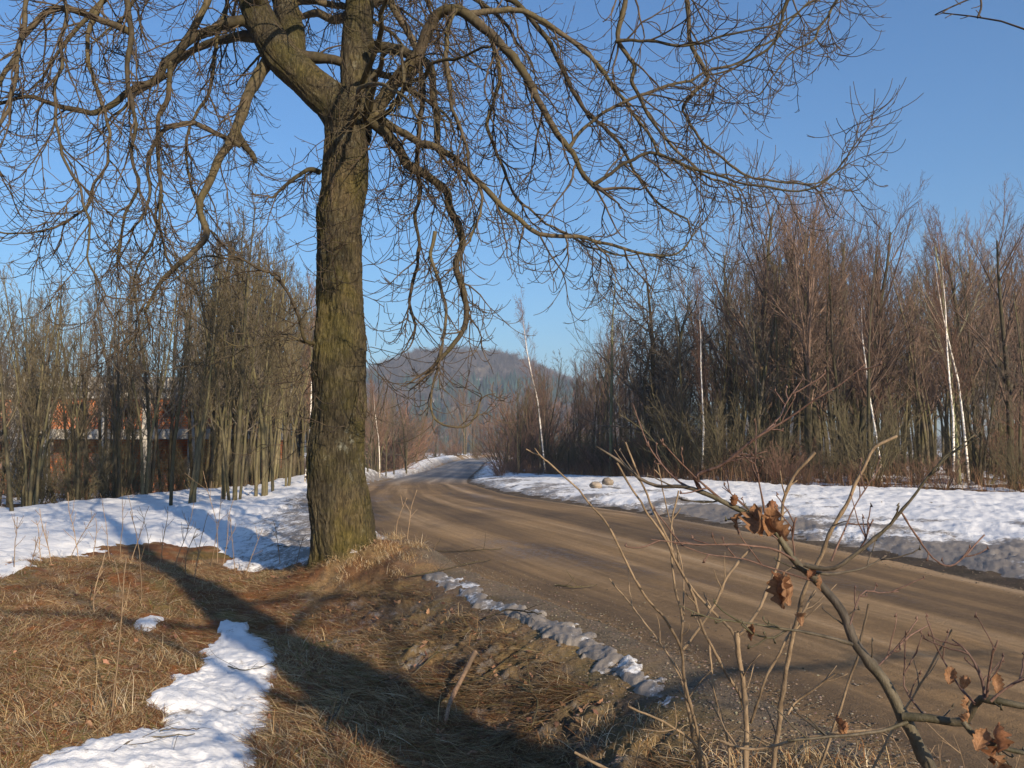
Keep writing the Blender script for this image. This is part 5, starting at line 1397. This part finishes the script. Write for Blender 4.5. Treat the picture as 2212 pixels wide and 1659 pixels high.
for i, (pts, ya, yb, wa, wb_, mt_) in enumerate(OAK):
    q, R, s_ = px_line(pts, ya, yb, wa * .86, wb_ * .86, .0, seed=50 + i, wob=.003, knots=.05 if wa < 10 else .13, sides=10 if wa > 15 else 7)
    L = [(q, R, s_)]
    if i == 0:
        e = q[0]; tail = spline([(ob[0] + .02, ob[1] + .05, ob[2] - .1), ((e[0] + ob[0]) / 2 + .03, e[1], (e[2] + ob[2]) / 2), tuple(e)], 12)
        q2 = np.vstack([tail[:-1], q]); R2 = np.concatenate([np.full(11, R[0]), R]); L = [(q2, R2, s_)]
    r = random.Random(600 + i)
    for _ in range(2 + len(pts) // 2):
        j = r.randrange(max(1, len(q) // 4), len(q) - 1); t = vnorm(tuple(q[j] - q[j - 1]))
        p, _x = walk(r, tuple(q[j]), side_dir(r, t, r.uniform(.5, .95)), r.uniform(.015, .10), 5, .12, lambda s: (0, 0, .05))
        L.append((p, taper(.0019, .0012, 6), 4)); L.append(([p[-1], vadd(p[-1], vnorm(rvec(r)), .004), vadd(p[-1], (0, 0, 1), .007)], [.0016, .0026, .0008], 5))
    link('main_stem' if i == 0 else 'side_branch', tube_mesh('oak_wood', L, M[mt_], ob), oak)
# withered leaves: lobed, curled, one mesh each
def oak_leaf(px, py, Y, size_px, seed, drop=1.0):
    q = random.Random(seed); S = size_px / FPX * Y
    nl_, nw = 26, 8; V, Cc = [], []
    c1, c2 = q.uniform(1.6, 3.6), q.uniform(-3.2, 3.2)
    tone = q.uniform(.8, 1.25); base = np.array([.29, .155, .08]) * tone if q.random() < .7 else np.array([.24, .11, .055]) * tone
    for i in range(nl_ + 1):
        t = i / nl_
        wdt = (.07 + .30 * sin(pi * min(1, t * 1.03)) ** .8 * (.62 + .38 * abs(sin(t * pi * 4.3 + .4)))) * (1 if t > .1 else .3)
        for j in range(-nw, nw + 1):
            v_ = j / nw * wdt
            zc = c1 * v_ * v_ + .035 * sin(t * 21 + abs(j) * .8 + seed) * abs(j) / nw + .05 * sin(t * 9 + c2) + c2 * .25 * (t - .5) ** 2
            V.append((t, v_ * (1 - .25 * abs(v_)), zc)); Cc.append(base * (1.35 if j == 0 else (.72 + .5 * q.random()) * (.62 if abs(j) == nw else 1)))
    V = np.array(V) * S; w_ = 2 * nw + 1
    F = [(i * w_ + j, i * w_ + j + 1, (i + 1) * w_ + j + 1, (i + 1) * w_ + j) for i in range(nl_) for j in range(w_ - 1)]
    a, b_, c_ = q.uniform(0, 6.28), (-1.25 + q.uniform(-.45, .45)) * drop, q.uniform(-1, 1)
    from mathutils import Euler
    Rm = np.array(Euler((c_, -b_, a), 'XYZ').to_matrix())
    V = V @ Rm.T + P(px, py, Y)
    return V, np.array(F), np.array(Cc)
LEAVES = [(1618, 1092, 1.82, 88, 1), (1640, 1098, 1.80, 92, 2), (1662, 1090, 1.79, 84, 3), (1605, 1098, 1.84, 70, 4), (1668, 1078, 1.80, 50, 5), (1655, 1120, 1.78, 80, 6), (1690, 1120, 1.8, 50, 7), (1588, 1068, 1.86, 36, 8),
          (1672, 1232, 1.78, 88, 9), (1690, 1236, 1.77, 96, 10), (1705, 1240, 1.79, 82, 11), (1774, 1240, 1.80, 44, 12), (1762, 1228, 1.81, 34, 13), (1630, 1348, 1.72, 46, 14), (1736, 1320, 1.8, 40, 15),
          (2055, 1438, 1.68, 48, 16), (2088, 1462, 1.66, 44, 17), (2150, 1452, 1.62, 52, 18), (2090, 1500, 1.66, 44, 19), (2150, 1560, 1.6, 76, 20), (2130, 1575, 1.62, 66, 21), (2170, 1600, 1.6, 80, 22), (2095, 1540, 1.66, 40, 23), (1800, 1545, 1.75, 50, 24), (1825, 1560, 1.75, 46, 25), (2150, 1630, 1.58, 70, 26)]
for px, py, Y, sp_, sd in LEAVES:
    V, F, Cc = oak_leaf(px, py, Y, sp_ * .8, sd)
    link('leaf', mesh_np('oak_leaf', V - ob, [F], M['leaf'], {'Col': Cc}), oak)

# ------------------------------------------------------------------ second roadside tree, behind and right of the camera: its trunk shades the ditch, one branch reaches into the picture
t2 = np.array([4.44, -2.42]); t2z = gz(*t2)
T2 = thing('roadside_tree', 'tree whose thin bare branch tip hangs into the upper right corner of the sky', 'tree', (t2[0], t2[1], t2z))
r = random.Random(31); L = []
nn_ = 60; zz_ = np.linspace(-.2, 11, nn_); c2_ = np.stack([t2[0] + .12 * np.sin(zz_ * .5), t2[1] + .1 * np.sin(zz_ * .7), zz_ + t2z], 1)
r2_ = np.interp(zz_, [-.2, .3, 1.5, 6, 11], [.56, .46, .42, .32, .08])
V, F = ringtube('t2', c2_, r2_, 96, None, .02, np.array([t2[0], t2[1], t2z]), seed=400)
link('trunk', mesh_np('tree_trunk', V, F, M['bark'], {'lichen': np.full(len(V), .3)}), T2)
mid, out = [], []
for k_ in range(16):
    h_ = 2.9 + k_ * .5; az = k_ * 2.4 + .4; L_ = (4.4 - .2 * k_)
    d = vnorm((cos(az), sin(az), .5)); pts, _ = walk(r, (t2[0], t2[1], t2z + h_), d, L_, 9, .09, lambda s: (0, 0, -.03))
    a, m_, o_ = limb_lines(np.array(pts), .07, .012, r, .5, 1.0, 0, 7)
    mid += a + m_; out += o_
br = trace([(2330, 92), (2212, 57), (2120, 38), (2035, 28)], 3.9, 4.5); root = np.array([[t2[0], t2[1], t2z + 3.3], [4.3, -.6, 3.65], [4.0, 1.4, 3.8], [3.5, 3.0, 3.72]])
mid.append((spline(np.vstack([root, br]), 40), np.linspace(.03, .0035, 40), 6))
fk = trace([(2195, 50), (2150, 60), (2110, 62)][:1] + [(2112, 38), (2120, 12), (2108, -6), (2040, 22), (2020, 32)], 4.0, 4.3)[1:]
mid.append((spline(fk, 16), np.linspace(.006, .0035, 16), 5))
for px, py in ((2120, 38), (2095, 34), (2060, 30), (2040, 26), (2118, 12), (2075, 10), (2050, 18)):
    p, _x = walk(r, tuple(P(px, py, 4.2)), vnorm((-.8, 0, r.uniform(-1, 1))), .05, 4, .1, lambda s: (0, 0, .05)); out.append((p, taper(.003, .0022, 5), 4))
link('branches', tube_mesh('tree_branches', mid + out, M['twig'], (t2[0], t2[1], t2z)), T2)

# ------------------------------------------------------------------ haze
HZ = float(os.environ.get("HZ", .00043))
def m_haze():
    m = bpy.data.materials.new('haze'); m.use_nodes = True; n = m.node_tree
    for x_ in list(n.nodes):
        if x_.type == 'BSDF_PRINCIPLED': n.nodes.remove(x_)
    v = n.nodes.new('ShaderNodeVolumePrincipled'); v.inputs['Density'].default_value = HZ; v.inputs['Color'].default_value = (.66, .80, 1.0, 1)
    v.inputs['Anisotropy'].default_value = .1
    n.links.new(v.outputs[0], n.nodes['Material Output'].inputs['Volume'])
    return m
if HZ > 0:
    hb = link('haze', boxes_mesh('haze', [(-1420, -1420, -12, 1420, 1420, 138)], m_haze()), kind='stuff', label='thin blue morning haze in front of the far hill', cat='haze')
